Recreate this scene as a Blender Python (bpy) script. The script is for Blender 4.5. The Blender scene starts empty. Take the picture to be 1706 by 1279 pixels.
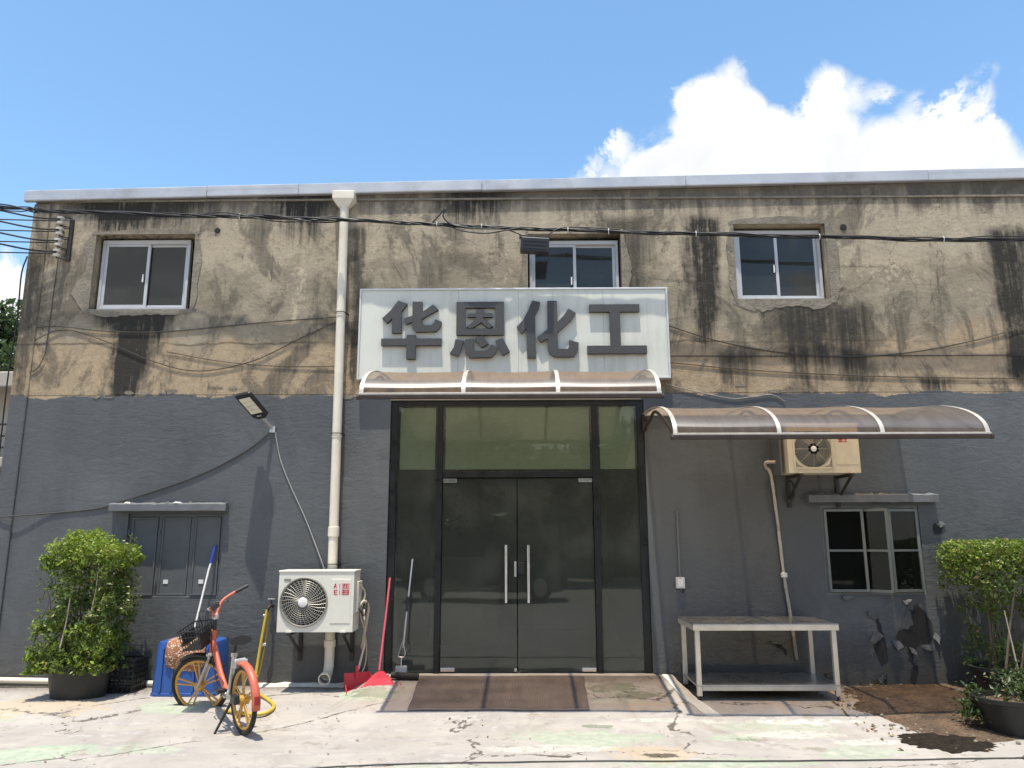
import bpy, bmesh, math, random
from mathutils import Vector, Matrix, Quaternion, noise
random.seed(7)
S = bpy.context.scene
COL = S.collection
rad = math.radians

# ------------------------------------------------------------------ camera
cam = bpy.data.cameras.new('camera'); camo = bpy.data.objects.new('camera', cam); COL.objects.link(camo)
cam.sensor_width = 36; cam.lens = 36 * 1281 / 1706; cam.clip_end = 3000
YAW, PITCH, ROLL = rad(.506), rad(11.349), rad(-.143)
fw = Vector((-math.sin(YAW) * math.cos(PITCH), math.cos(YAW) * math.cos(PITCH), math.sin(PITCH)))
r0 = Vector((math.cos(YAW), math.sin(YAW), 0)); u0 = r0.cross(fw)
rr = math.cos(ROLL) * r0 + math.sin(ROLL) * u0; uu = -math.sin(ROLL) * r0 + math.cos(ROLL) * u0
M = Matrix((rr, uu, -fw)).transposed().to_4x4(); M.translation = (0, -9, 1.7)
camo.matrix_world = M
S.camera = camo

# ------------------------------------------------------------------ expression nodes
class X:
    """a socket with arithmetic"""
    def __init__(s, t, k): s.t, s.k = t, k
    def _m(s, op, *a, clamp=False):
        n = s.t.nodes.new('ShaderNodeMath'); n.operation = op; n.use_clamp = clamp
        for i, v in enumerate((s,) + a):
            if isinstance(v, X): s.t.links.new(v.k, n.inputs[i])
            else: n.inputs[i].default_value = v
        return X(s.t, n.outputs[0])
    def __add__(s, o): return s._m('ADD', o)
    __radd__ = __add__
    def __mul__(s, o): return s._m('MULTIPLY', o)
    __rmul__ = __mul__
    def __sub__(s, o): return s._m('SUBTRACT', o)
    def __rsub__(s, o): return (s * -1.0)._m('ADD', o)
    def __truediv__(s, o): return s._m('DIVIDE', o)
    def max(s, o): return s._m('MAXIMUM', o)
    def min(s, o): return s._m('MINIMUM', o)
    def abs(s): return s._m('ABSOLUTE')
    def pow(s, o): return s._m('POWER', o)
    def sqrt(s): return s._m('SQRT')
    def asin(s): return s._m('ARCSINE')
    def atan2(s, o): return s._m('ARCTAN2', o)
    def clamp(s): return s._m('ADD', 0.0, clamp=True)
    def step(s, a, b):
        n = s.t.nodes.new('ShaderNodeMapRange'); n.interpolation_type = 'SMOOTHSTEP'
        s.t.links.new(s.k, n.inputs[0])
        for i, v in ((1, a), (2, b)):
            if isinstance(v, X): s.t.links.new(v.k, n.inputs[i])
            else: n.inputs[i].default_value = v
        n.inputs[3].default_value = 0; n.inputs[4].default_value = 1
        return X(s.t, n.outputs[0])
    def map(s, a, b, c, d):
        n = s.t.nodes.new('ShaderNodeMapRange'); s.t.links.new(s.k, n.inputs[0])
        for i, v in enumerate((a, b, c, d)): n.inputs[i + 1].default_value = v
        return X(s.t, n.outputs[0])

class NT:
    def __init__(s, tree): s.t = tree
    def node(s, typ, **kw):
        n = s.t.nodes.new(typ)
        for k, v in kw.items(): setattr(n, k, v)
        return n
    def link(s, a, b): s.t.links.new(a.k if isinstance(a, X) else a, b)
    def obj(s): return s.node('ShaderNodeTexCoord').outputs['Object']
    def gen(s): return s.node('ShaderNodeTexCoord').outputs['Generated']
    def sep(s, v):
        n = s.node('ShaderNodeSeparateXYZ'); s.t.links.new(v, n.inputs[0]); return [X(s.t, o) for o in n.outputs]
    def comb(s, x, y, z):
        n = s.node('ShaderNodeCombineXYZ')
        for i, v in enumerate((x, y, z)):
            if isinstance(v, X): s.t.links.new(v.k, n.inputs[i])
            else: n.inputs[i].default_value = v
        return n.outputs[0]
    def scaled(s, v, sc, off=(0, 0, 0)):
        n = s.node('ShaderNodeMapping'); s.t.links.new(v, n.inputs[0])
        n.inputs['Scale'].default_value = sc; n.inputs['Location'].default_value = off
        return n.outputs[0]
    def noise(s, v, scale, detail=4, rough=.55, dist=0.0):
        n = s.node('ShaderNodeTexNoise'); s.t.links.new(v, n.inputs['Vector'])
        n.inputs['Scale'].default_value = scale; n.inputs['Detail'].default_value = detail
        n.inputs['Roughness'].default_value = rough; n.inputs['Distortion'].default_value = dist
        return X(s.t, n.outputs[0])
    def vor(s, v, scale, feature='F1'):
        n = s.node('ShaderNodeTexVoronoi', feature=feature); s.t.links.new(v, n.inputs['Vector'])
        n.inputs['Scale'].default_value = scale
        return X(s.t, n.outputs['Distance'])
    def mix(s, f, a, b):
        n = s.node('ShaderNodeMix', data_type='RGBA'); n.clamp_factor = True
        if isinstance(f, X): s.t.links.new(f.k, n.inputs[0])
        else: n.inputs[0].default_value = f
        for i, v in ((6, a), (7, b)):
            if isinstance(v, tuple): n.inputs[i].default_value = (*v[:3], 1)
            else: s.t.links.new(v, n.inputs[i])
        return n.outputs[2]
    def bump(s, h, strength=.5, dist=.01, normal=None):
        n = s.node('ShaderNodeBump'); s.link(h, n.inputs['Height'])
        n.inputs['Strength'].default_value = strength; n.inputs['Distance'].default_value = dist
        if normal is not None: s.t.links.new(normal, n.inputs['Normal'])
        return n.outputs[0]

MATS = {}
def newmat(name):
    m = bpy.data.materials.new(name); m.use_nodes = True
    MATS[name] = m; nt = NT(m.node_tree); return m, nt, m.node_tree.nodes['Principled BSDF']

def simple(name, col, rough=.6, metal=0.0, var=.12, scale=9.0, dirt=(.12, .1, .08), dirtamt=.0, bump=.0, spec=.5, bscale=60.0):
    m, t, p = newmat(name)
    v = t.obj()
    n = t.noise(v, scale, 5, .6)
    a = tuple(c * (1 - var) for c in col); b = tuple(min(1, c * (1 + var)) for c in col)
    c = t.mix(n.map(.3, .7, 0, 1), a, b)
    if dirtamt:
        d = t.noise(v, scale * .6, 8, .7).step(.5, .72) * dirtamt
        c = t.mix(d, c, dirt)
    t.link(c, p.inputs['Base Color'])
    t.link(n.map(.3, .7, max(0.02, rough - .1), min(1, rough + .1)), p.inputs['Roughness'])
    p.inputs['Metallic'].default_value = metal
    p.inputs['Specular IOR Level'].default_value = spec
    if bump:
        t.link(t.bump(t.noise(v, bscale, 4, .6), bump, .004), p.inputs['Normal'])
    return m

# ------------------------------------------------------------------ world, sun, exposure
w = bpy.data.worlds.new('World'); S.world = w; w.use_nodes = True
t = NT(w.node_tree); w.node_tree.nodes.clear()
sky = t.node('ShaderNodeTexSky', sky_type='NISHITA'); sky.sun_disc = False
SUN = Vector((-.055, -.208, 0)); SUN.z = math.sqrt(1 - SUN.x ** 2 - SUN.y ** 2)
sky.sun_elevation = math.asin(SUN.z); sky.sun_rotation = math.atan2(SUN.x, SUN.y)
sky.air_density = 1.0; sky.dust_density = .8; sky.ozone_density = .35; sky.altitude = 20
bg = t.node('ShaderNodeBackground'); bg.inputs[1].default_value = .15
hs = t.node('ShaderNodeHueSaturation'); hs.inputs['Hue'].default_value = .492; hs.inputs['Saturation'].default_value = 1.14; hs.inputs['Value'].default_value = 1.05; t.link(sky.outputs[0], hs.inputs['Color']); t.link(hs.outputs[0], bg.inputs[0])
# cumulus banks ringing the horizon: crest height by bearing, broken up by noise
gx, gy, gz_ = t.sep(t.gen())
az = gx.atan2(gy) * (180 / math.pi); el = gz_.asin() * (180 / math.pi)
fc = t.node('ShaderNodeFloatCurve'); cv = fc.mapping.curves[0]
crest = [(-180, 17), (-160, 27), (-140, 15), (-120, 22), (-100, 12), (-80, 20), (-60, 12), (-48, 18), (-35.5, 17.2), (-31, 13), (-22, 11), (-8, 15), (0, 20), (2.5, 23),
         (4.2, 26.5), (8.6, 30), (13.9, 31.3), (17.4, 32.8), (19.8, 29.6), (21, 29.2), (24.2, 30.2), (25.6, 28.6), (27.6, 29.8), (30.4, 29.0), (31.8, 27.6), (34.0, 27.6), (35.2, 24.6), (38, 24), (44, 18), (60, 22), (80, 13), (100, 24), (120, 14), (140, 26), (160, 18), (180, 17)]
for i, (a, h) in enumerate(crest):
    pt = ((a + 180) / 360, h / 90)
    if i < 2: cv.points[i if i == 0 else 1].location = pt
    else: cv.points.new(*pt)
cv.points[0].location = (0, 17 / 90)
for q in cv.points: q.handle_type = 'AUTO_CLAMPED'
fc.mapping.update()
t.link((az + 180) * (1 / 360), fc.inputs['Value'])
crestx = X(w.node_tree, fc.outputs[0]) * 90
cn = t.noise(t.gen(), 9, 9, .68, .3)
wob = t.node('ShaderNodeVectorMath', operation='ADD'); t.link(t.gen(), wob.inputs[0]); t.link(t.comb((cn - .5) * .12, (cn - .5) * .10, (cn - .5) * .14), wob.inputs[1])
v1 = t.vor(wob.outputs[0], 11); v2 = t.vor(wob.outputs[0], 27)
edge = crestx + .9 - el + (.42 - v1) * 7.0 + (.42 - v2) * 3.2 + (cn - .5) * 5.0
mask = edge.step(-.7, 2.0) * el.step(-2, 2)
shade = t.noise(t.gen(), 6, 3, .6, .5)
ccol = t.mix((shade.step(.42, .7) * edge.step(2, 9) * .8 + v1.step(.38, .62) * edge.step(.5, 3) * .45).clamp(), (1.0, 1.0, 1.0), (.74, .775, .84))
cb = t.node('ShaderNodeBackground'); t.link(ccol, cb.inputs[0]); cb.inputs[1].default_value = .66
mx = t.node('ShaderNodeMixShader'); t.link(mask, mx.inputs[0]); t.link(bg.outputs[0], mx.inputs[1]); t.link(cb.outputs[0], mx.inputs[2])
wo = t.node('ShaderNodeOutputWorld'); t.link(mx.outputs[0], wo.inputs[0])

sun = bpy.data.lights.new('sun', 'SUN'); sun.energy = 3.6; sun.angle = rad(.6); sun.color = (1, .94, .82)
suno = bpy.data.objects.new('sun', sun); COL.objects.link(suno); suno.location = (0, -4, 20)
suno.rotation_mode = 'QUATERNION'; suno.rotation_quaternion = SUN.to_track_quat('Z', 'Y')

S.cycles.max_bounces = 6; S.cycles.diffuse_bounces = 3; S.cycles.glossy_bounces = 3; S.cycles.transmission_bounces = 4; S.cycles.transparent_max_bounces = 12
S.cycles.use_denoising = True; S.cycles.use_adaptive_sampling = True; S.cycles.adaptive_threshold = .02
S.cycles.caustics_reflective = False; S.cycles.caustics_refractive = False; S.cycles.sample_clamp_indirect = 6
w.cycles.sampling_method = 'MANUAL'; w.cycles.sample_map_resolution = 256
S.view_settings.view_transform = 'Standard'; S.view_settings.look = 'None'
S.view_settings.exposure = 0.74; S.view_settings.gamma = 1; S.view_settings.use_curve_mapping = False

# ------------------------------------------------------------------ mesh helpers
OFF = {}
def R3(rx=0, ry=0, rz=0):
    return Matrix.Rotation(rad(rz), 3, 'Z') @ Matrix.Rotation(rad(ry), 3, 'Y') @ Matrix.Rotation(rad(rx), 3, 'X')

class MB:
    def __init__(s): s.v = []; s.f = []
    def add(s, vs, fs):
        o = len(s.v); s.v += [tuple(q) for q in vs]; s.f += [tuple(i + o for i in f) for f in fs]; return s
    def box(s, a, b, rot=None, about=None):
        (x0, y0, z0), (x1, y1, z1) = a, b
        vs = [Vector(q) for q in ((x0, y0, z0), (x1, y0, z0), (x1, y1, z0), (x0, y1, z0), (x0, y0, z1), (x1, y0, z1), (x1, y1, z1), (x0, y1, z1))]
        if rot is not None:
            c = Vector(about) if about is not None else (Vector(a) + Vector(b)) / 2
            vs = [c + rot @ (q - c) for q in vs]
        return s.add(vs, [(0, 3, 2, 1), (4, 5, 6, 7), (0, 1, 5, 4), (1, 2, 6, 5), (2, 3, 7, 6), (3, 0, 4, 7)])
    def bar(s, p, q, wx, wz, up=(0, 0, 1)):
        p, q = Vector(p), Vector(q); d = (q - p).normalized(); up = Vector(up)
        if abs(d.dot(up)) > .98: up = Vector((0, 1, 0))
        sx = d.cross(up).normalized() * wx / 2; sz = sx.cross(d).normalized() * wz / 2
        vs = [e + i * sx + j * sz for e in (p, q) for i, j in ((-1, -1), (1, -1), (1, 1), (-1, 1))]
        return s.add(vs, [(0, 1, 2, 3), (7, 6, 5, 4), (0, 4, 5, 1), (1, 5, 6, 2), (2, 6, 7, 3), (3, 7, 4, 0)])
    def tube(s, pts, r, n=8, caps=True, closed=False, sq=(1, 1)):
        pts = [Vector(q) for q in pts]; m = len(pts)
        rs = r if isinstance(r, (list, tuple)) else [r] * m
        o = len(s.v); ref = None; N = None
        for i, q in enumerate(pts):
            if closed: d = pts[(i + 1) % m] - pts[i - 1]
            else: d = pts[min(i + 1, m - 1)] - pts[max(i - 1, 0)]
            d = d.normalized()
            if N is None:
                a = Vector((0, 0, 1)) if abs(d.z) < .9 else Vector((0, 1, 0)); N = (a - d * a.dot(d)).normalized()
            else: N = (N - d * N.dot(d)).normalized()
            B = d.cross(N)
            for k in range(n):
                an = 2 * math.pi * k / n; s.v.append(tuple(q + rs[i] * (math.cos(an) * N * sq[0] + math.sin(an) * B * sq[1])))
        for i in range(m if closed else m - 1):
            j = (i + 1) % m
            for k in range(n):
                l = (k + 1) % n; s.f.append((o + i * n + k, o + i * n + l, o + j * n + l, o + j * n + k))
        if caps and not closed:
            s.f.append(tuple(o + k for k in reversed(range(n)))); s.f.append(tuple(o + (m - 1) * n + k for k in range(n)))
        return s
    def lathe(s, prof, c=(0, 0, 0), n=24, axis='Z', sx=1, sy=1, mat=None):
        o = len(s.v); c = Vector(c)
        for (r, h) in prof:
            for k in range(n):
                a = 2 * math.pi * k / n
                q = Vector((r * math.cos(a) * sx, r * math.sin(a) * sy, h))
                if axis == 'Y': q = Vector((q.x, -q.z, q.y))
                if axis == 'X': q = Vector((q.z, q.x, q.y))
                if mat is not None: q = mat @ q
                s.v.append(tuple(c + q))
        for i in range(len(prof) - 1):
            for k in range(n):
                l = (k + 1) % n; s.f.append((o + i * n + k, o + i * n + l, o + (i + 1) * n + l, o + (i + 1) * n + k))
        s.f.append(tuple(o + k for k in reversed(range(n)))); s.f.append(tuple(o + (len(prof) - 1) * n + k for k in range(n)))
        return s
    def prism(s, poly, y0, y1):
        """polygon in x,z extruded from y0 (front) to y1 (back)"""
        n = len(poly); ar = sum(poly[i][0] * poly[(i + 1) % n][1] - poly[(i + 1) % n][0] * poly[i][1] for i in range(n))
        if ar < 0: poly = poly[::-1]
        o = len(s.v)
        s.v += [(x, y0, z) for x, z in poly] + [(x, y1, z) for x, z in poly]
        s.f.append(tuple(o + i for i in range(n))); s.f.append(tuple(o + n + i for i in reversed(range(n))))
        for i in range(n):
            j = (i + 1) % n; s.f.append((o + i, o + n + i, o + n + j, o + j))
        return s
    def build(s, name, mat, parent=None, smooth=None, bevel=0, kind=None, solid=0):
        off = OFF.get(parent.name, Vector((0, 0, 0))) if parent is not None else Vector((0, 0, 0))
        me = bpy.data.meshes.new(name)
        me.from_pydata([(x - off.x, y - off.y, z - off.z) for x, y, z in s.v], [], s.f); me.update()
        if smooth is not None:
            me.shade_smooth(); me.set_sharp_from_angle(angle=rad(smooth))
        me.materials.append(MATS[mat] if isinstance(mat, str) else mat)
        o = bpy.data.objects.new(name, me); COL.objects.link(o); o.parent = parent
        if parent is not None: OFF[o.name] = off
        if solid:
            m = o.modifiers.new('solid', 'SOLIDIFY'); m.thickness = solid
        if bevel:
            m = o.modifiers.new('bevel', 'BEVEL'); m.width = bevel; m.segments = 2; m.limit_method = 'ANGLE'; m.angle_limit = rad(35)
        if kind: o['kind'] = kind
        return o

def thing(name, label, cat, loc=(0, 0, 0), group=None, rot=None, local=False):
    o = bpy.data.objects.new(name, None); COL.objects.link(o); o.location = loc; o.empty_display_size = .1
    if rot: o.rotation_euler = rot
    o['label'] = label; o['category'] = cat
    if group: o['group'] = group
    OFF[o.name] = Vector((0, 0, 0)) if local else Vector(loc)
    return o
def tag(o, label, cat, group=None):
    o['label'] = label; o['category'] = cat
    if group: o['group'] = group
    return o
def spline(pts, n=8):
    """Catmull-Rom through pts"""
    P = [Vector(q) for q in pts]; P = [2 * P[0] - P[1]] + P + [2 * P[-1] - P[-2]]; out = []
    for i in range(1, len(P) - 2):
        for k in range(n):
            u = k / n; a, b, c, d = P[i - 1], P[i], P[i + 1], P[i + 2]
            out.append(.5 * ((2 * b) + (-a + c) * u + (2 * a - 5 * b + 4 * c - d) * u * u + (-a + 3 * b - 3 * c + d) * u ** 3))
    out.append(P[-2]); return out
def sst(a, b, x):
    u = max(0, min(1, (x - a) / (b - a))); return u * u * (3 - 2 * u)

# ------------------------------------------------------------------ materials
# facade: raw render above, grey paint below
m, t, p = newmat('facade')
v = t.obj(); x, y, z = t.sep(v)
big = t.noise(v, .55, 2, .6); mid = t.noise(v, 2.1, 6, .68, .4); fine = t.noise(v, 16, 6, .74)
streak = t.noise(t.scaled(v, (5.5, 5.5, .35)), 1.0, 6, .66, .25)
streakf = t.noise(t.scaled(v, (19, 19, .9)), 1.0, 5, .7)
trowel = t.noise(t.scaled(v, (1.2, 1, 3.0)), 2.2, 3, .6, 1.6)
zone = z + (mid - .5) * 1.5 + (big - .5) * 1.0 + (streak - .5) * .5
c = t.mix(mid.map(.3, .7, 0, 1), (.175, .158, .124), (.285, .257, .205))
c = t.mix(trowel.step(.5, .7) * .6, c, (.150, .140, .115))
c = t.mix((fine * .6 + trowel * .4).step(.44, .34) * .55, c, (.37, .325, .25))
c = t.mix(zone.step(4.30, 3.85) * .75, c, t.mix(fine.map(.35, .65, 0, 1), (.25, .190, .125), (.42, .335, .235)))   # warm sand coat low down
c = t.mix(zone.step(4.85, 5.25) * .65, c, t.mix(fine.map(.35, .65, 0, 1), (.27, .238, .186), (.48, .43, .35)))   # paler washed band under the eaves
c = t.mix(fine.step(.54, .68) * .45, c, (.125, .108, .082))
c = t.mix(streak.step(.58, .72) * .30, c, (.115, .102, .080))
c = t.mix(streakf.step(.64, .78) * .35, c, (.08, .070, .054))
blot = t.noise(t.scaled(v, (1.1, 1.1, .7)), 1.25, 8, .72, .7)
c = t.mix(blot.step(.49, .58) * .68, c, (.085, .077, .063))
c = t.mix((blot * .5 + streakf * .5).step(.54, .62) * .55, c, (.055, .050, .040))
c = t.mix((blot * .6 + fine * .4).step(.45, .36) * .55, c, (.50, .445, .355))
seam = (z - 4.02 + (mid - .5) * .12 + (fine - .5) * .03).abs().step(.02, .004) * big.step(.38, .5)
c = t.mix(seam * .7, c, (.08, .068, .05))
def patch(cx, z0, z1, hw, soft=.25):
    zf = (z - z0).map(0, z1 - z0, .45, 1.0)
    dx = (x + (mid - .5) * .4 + (streak - .5) * .35 - cx).abs() / (zf * (hw + soft))
    return dx.step(1.1, .35) * (z + (streakf - .5) * 1.0 + (mid - .5) * .5).step(z0 - .3, z0 + .35) * (z + (mid - .5) * .2).step(z1 + .1, z1 - .06)
soot = patch(-4.66, 3.95, 4.5, .50) .max(patch(-4.70, 3.35, 4.2, .14, .22)) .max(patch(-5.0, 5.45, 6.1, .55, .3) * .95) .max(patch(-4.3, 5.5, 6.1, .5, .4) * .6)
soot = soot.max(patch(3.5, 3.6, 4.45, .34, .35) * .6).max(patch(4.0, 3.45, 4.45, .12, .25) * .6).max(patch(2.25, 4.0, 5.6, .10, .2) * .75).max(patch(1.35, 4.2, 5.6, .2, .3) * .55)
soot = soot.max(patch(-.55, 5.6, 6.2, .45, .4) * .7).max(patch(-2.7, 5.5, 6.2, .3, .4) * .8).max(patch(6.0, 3.4, 5.4, .1, .25) * .7).max(patch(-6.0, 3.4, 5.2, .05, .2) * .5)
soot = soot.max(patch(5.0, 3.4, 3.55, .16, .15) * .8).max(patch(-1.98, 3.4, 5.5, .03, .12) * .55).max(patch(2.6, 3.45, 3.9, .1, .3) * .5)
eave = (z + (streak - .5) * 1.1 + (mid - .5) * .8).step(5.55, 6.0) * .8
soot = (soot * ((streakf * .5 + fine * .25 + mid * .4).step(.37, .62) * 1.0 + .15) * 1.35).clamp()
c = t.mix(eave, c, (.06, .055, .046))
c = t.mix(soot, c, (.022, .021, .018))
crk = t.vor(t.comb(x + (mid - .5) * .6, y, z + (fine - .5) * .15), 1.1, 'DISTANCE_TO_EDGE')
crack = crk.step(.011, .003) * big.step(.52, .62)
c = t.mix(crack * .45, c, (.05, .045, .036))
c = t.mix(t.vor(v, 7.5).step(.10, .05) * fine.step(.52, .6) * .8, c, (.05, .045, .038))   # pock marks
# paint coat
mul = t.node('ShaderNodeMix', data_type='RGBA'); mul.blend_type = 'MULTIPLY'; mul.inputs[0].default_value = 1; t.link(c, mul.inputs[6]); mul.inputs[7].default_value = (1.28, 1.21, 1.09, 1); c = mul.outputs[2]
pc = t.mix(big.map(.3, .7, 0, 1), (.078, .084, .087), (.110, .116, .119))
pc = t.mix(streak.step(.5, .75) * .35, pc, (.07, .071, .076))
pc = t.mix((fine * .6 + mid * .4).step(.56, .68) * .4, pc, (.145, .148, .155))
pc = t.mix(fine.step(.68, .74) * .5, pc, (.03, .03, .03))
pc = t.mix((z + (mid - .5) * .9 + (streakf - .5) * .5).step(.75, .1) * .6, pc, (.085, .074, .06)); pc = t.mix(big.step(.52, .62) * mid.step(.45, .6) * .4, pc, (.135, .142, .148))            # splash dirt at the foot
pline = z - 3.375 + (t.noise(t.comb(x, 0.0, 0.0), 1.3, 2, .5) - .5) * .24 + (t.noise(t.comb(x, 0.0, 0.0), 8, 4, .65) - .5) * .12 + (fine - .5) * .05
ismask = pline.step(.006, -.006)
pc = t.mix(blot.step(.50, .57) * .28, pc, (.060, .063, .066)); pc = t.mix((streakf * .6 + blot * .4).step(.40, .33) * .35, pc, (.15, .155, .158)); pc = t.mix(patch(2.9, .3, 2.4, .5, .5) * .3, pc, (.06, .055, .05))
c = t.mix(ismask, c, pc)
t.link(c, p.inputs['Base Color'])
rgh = t.mix(ismask, (.93, .93, .93), (.45, .45, .45)); t.link(rgh, p.inputs['Roughness'])
lower = z.step(3.40, 3.38)
wave = t.noise(t.scaled(v, (1.5, 1.5, 3.0)), 4.6, 6, .68, .45) * t.noise(v, .8, 2, .5).map(.3, .7, .45, 1.35); rough = t.noise(v, 3.2, 8, .78)
hgt = (1.0 - lower) * rough * 1.9 + lower * (wave * .8 + rough * .3)
t.link(t.bump(hgt, .75, .016), p.inputs['Normal'])

# cement patches round the windows
m, t, p = newmat('mortar'); v = t.obj(); n1 = t.noise(v, 6, 8, .7); n2 = t.noise(v, 30, 5, .7)
c = t.mix(n1.map(.3, .7, 0, 1), (.15, .135, .105), (.31, .27, .21)); c = t.mix(n2.step(.55, .7) * .7, c, (.05, .047, .04))
t.link(c, p.inputs['Base Color']); p.inputs['Roughness'].default_value = .95
t.link(t.bump(n1 * .8 + n2 * .6, 1, .02), p.inputs['Normal'])

# concrete yard
m, t, p = newmat('yard_concrete'); v = t.obj(); x, y, z = t.sep(v)
mid = t.noise(v, 1.7, 4, .62, .5); fine = t.noise(v, 11, 5, .68)
sweep = t.noise(t.scaled(v, (.7, 3.4, 1)), 1.3, 4, .6, .6)
c = t.mix(mid.map(.3, .7, 0, 1), (.32, .29, .258), (.445, .405, .36))
c = t.mix(sweep.step(.42, .66) * .6, c, (.30, .272, .262))
c = t.mix((sweep * .5 + fine * .5).step(.53, .64) * .6, c, (.52, .495, .455))
c = t.mix(fine.step(.60, .72) * .5, c, (.20, .175, .155))
def blob(cx, cy, rx, ry, k=1.0):
    dx = (x - cx) * (1 / rx); dy = (y - cy) * (1 / ry)
    return ((dx * dx + dy * dy).sqrt() + (mid - .5) * 2.8 + (fine - .5) * 2.4).step(1.05, .90) * k
green = blob(.5, -1.85, .65, .22, .75)
for a in ((-3.9, -2.35, .5, .22, .95), (-3.1, -2.2, .25, .15, .7), (-3.35, -.95, .38, .17, .8), (1.05, -.55, .28, .26, 1), (.95, -.85, .5, .1, .8), (-1.62, -.62, .32, .2, 1), (2.3, -1.5, .6, .12, .5), (1.9, -1.85, .22, .12, .8), (2.75, -2.3, .5, .18, .6), (-5.2, -1.2, .5, .2, .5), (1.4, -2.6, .7, .12, .7), (-.6, -2.75, .5, .1, .5)):
    green = green.max(blob(*a))
c = t.mix(green * .85, c, t.mix(fine.map(.35, .65, 0, 1), (.27, .345, .245), (.46, .50, .37)))
lime = blob(2.3, -1.75, .45, .16).max(blob(2.75, -1.35, .6, .06)).max(blob(3.0, -2.0, .35, .09)).max(blob(.2, -2.2, .5, .12, .8)).max(blob(1.45, -1.35, .5, .05, .8))
c = t.mix(lime * fine.step(.36, .6) * .7, c, (.64, .62, .52))
moss = blob(.98, -.42, .30, .22).max(blob(1.22, -.66, .24, .14)).max(blob(-1.5, -.55, .2, .16, .7)).max(blob(2.0, -1.9, .13, .06, .6)).max(blob(.75, -1.5, .17, .06, .6))
c = t.mix(moss * .92, c, t.mix(fine.map(.35, .65, 0, 1), (.055, .11, .045), (.13, .18, .08)))
tan = blob(-4.9, -.95, .8, .3, .7).max(blob(1.15, -2.35, .35, .22, .8)).max(blob(1.3, -.95, .5, .14, .6)).max(blob(3.2, -.6, 1.4, .4, .8))
c = t.mix(tan * .6, c, (.48, .35, .20))
apron = (y + (mid - .5) * .25).step(-1.12, -.95) * x.step(-1.8, -1.5) * x.step(5.2, 4.8)  # mask of the awning shade painted before the door and bench
c = t.mix(apron * .4, c, (.38, .30, .25))  # slight brown of the awning shade put into the concrete colour
oil = blob(.33, -2.42, .16, .045).max(blob(1.14, -2.40, .16, .06)).max(blob(-5.2, -2.6, .3, .1, .6)).max(blob(1.1, -.56, .035, .03))
c = t.mix(oil * .85, c, (.05, .04, .028))
chip = t.vor(t.comb(x + (fine - .5) * .25, y * 1.7 + (mid - .5) * .3, 0.0), 5.0).step(.11, .055) * t.noise(v, 1.1, 4, .6).step(.5, .58)
c = t.mix(chip * .85, c, (.07, .055, .042))
spall = (t.noise(v, 3.1, 8, .74) * .7 + mid * .3).step(.585, .605)
c = t.mix(spall * .9, c, t.mix(fine.map(.3, .7, 0, 1), (.22, .19, .155), (.36, .315, .26)))
c = t.mix((t.noise(v, 3.1, 8, .74) * .7 + mid * .3 - .585).abs().step(.006, .001) * .55, c, (.13, .105, .085))
dirtrun = t.noise(t.scaled(v, (1.3, .5, 1)), 1.2, 6, .7, 1.0)
c = t.mix(dirtrun.step(.54, .68) * .45, c, (.25, .215, .175))
c = t.mix((y + (mid - .5) * .35 + (fine - .5) * .2).step(-.42, -.06) * .65, c, (.13, .108, .085))     # dirt gathered along the wall foot
cr = t.vor(t.comb(x * .6 + (mid - .5) * .55, y * .9 + (mid - .5) * .5 + (fine - .5) * .1, 0.0), .62, 'DISTANCE_TO_EDGE')
cracky = cr.step(.009, .003) * fine.step(.40, .5) * mid.step(.44, .5)
c = t.mix(cracky * .95, c, (.10, .085, .07))
t.link(c, p.inputs['Base Color'])
t.link(fine.map(.3, .7, .72, .92), p.inputs['Roughness'])
t.link(t.bump(t.noise(v, 2.2, 9, .74) * 1.5, .45, .012), p.inputs['Normal'])

m, t, p = newmat('soil'); v = t.obj(); n1 = t.noise(v, 5, 8, .7); n2 = t.noise(v, 40, 6, .7)
c = t.mix(n1.map(.3, .7, 0, 1), (.075, .05, .032), (.24, .155, .095)); c = t.mix(n2.step(.48, .62) * .85, c, (.045, .03, .02)); c = t.mix(n2.step(.40, .30) * .6, c, (.34, .27, .20))
t.link(c, p.inputs['Base Color']); p.inputs['Roughness'].default_value = .95
t.link(t.bump(n1 + n2 * .7, 1, .03), p.inputs['Normal'])

# leaves
def leafmat(name, a, b, dead=(.25, .17, .07), pdead=.04):
    m, t, p = newmat(name); out = m.node_tree.nodes['Material Output']
    g = t.node('ShaderNodeNewGeometry'); r = X(m.node_tree, g.outputs['Random Per Island'])
    c = t.mix(r, a, b); c = t.mix(r.step(1 - pdead, 1 - pdead + .01), c, dead)
    t.link(c, p.inputs['Base Color']); p.inputs['Roughness'].default_value = .42
    tr = t.node('ShaderNodeBsdfTranslucent'); t.link(t.mix(.5, c, tuple(min(1, q * 2.1) for q in b)), tr.inputs[0])
    ms = t.node('ShaderNodeMixShader'); ms.inputs[0].default_value = .22
    t.link(p.outputs[0], ms.inputs[1]); t.link(tr.outputs[0], ms.inputs[2]); t.link(ms.outputs[0], out.inputs[0])
leafmat('leaf', (.12, .19, .02), (.30, .38, .05))  # lighter hedge green, overhead light put into the leaf colour
leafmat('leaf_shaded', (.05, .092, .016), (.175, .235, .042), (.30, .24, .07), .05)  # darker copy of the hedge green, shade of the body put into its colour
leafmat('leaf_dark', (.028, .055, .015), (.07, .105, .024), pdead=.06)
leafmat('tree_leaf', (.03, .062, .02), (.085, .125, .04), pdead=.0)
leafmat('litter', (.10, .055, .025), (.28, .17, .08), (.33, .27, .16), .2)

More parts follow.
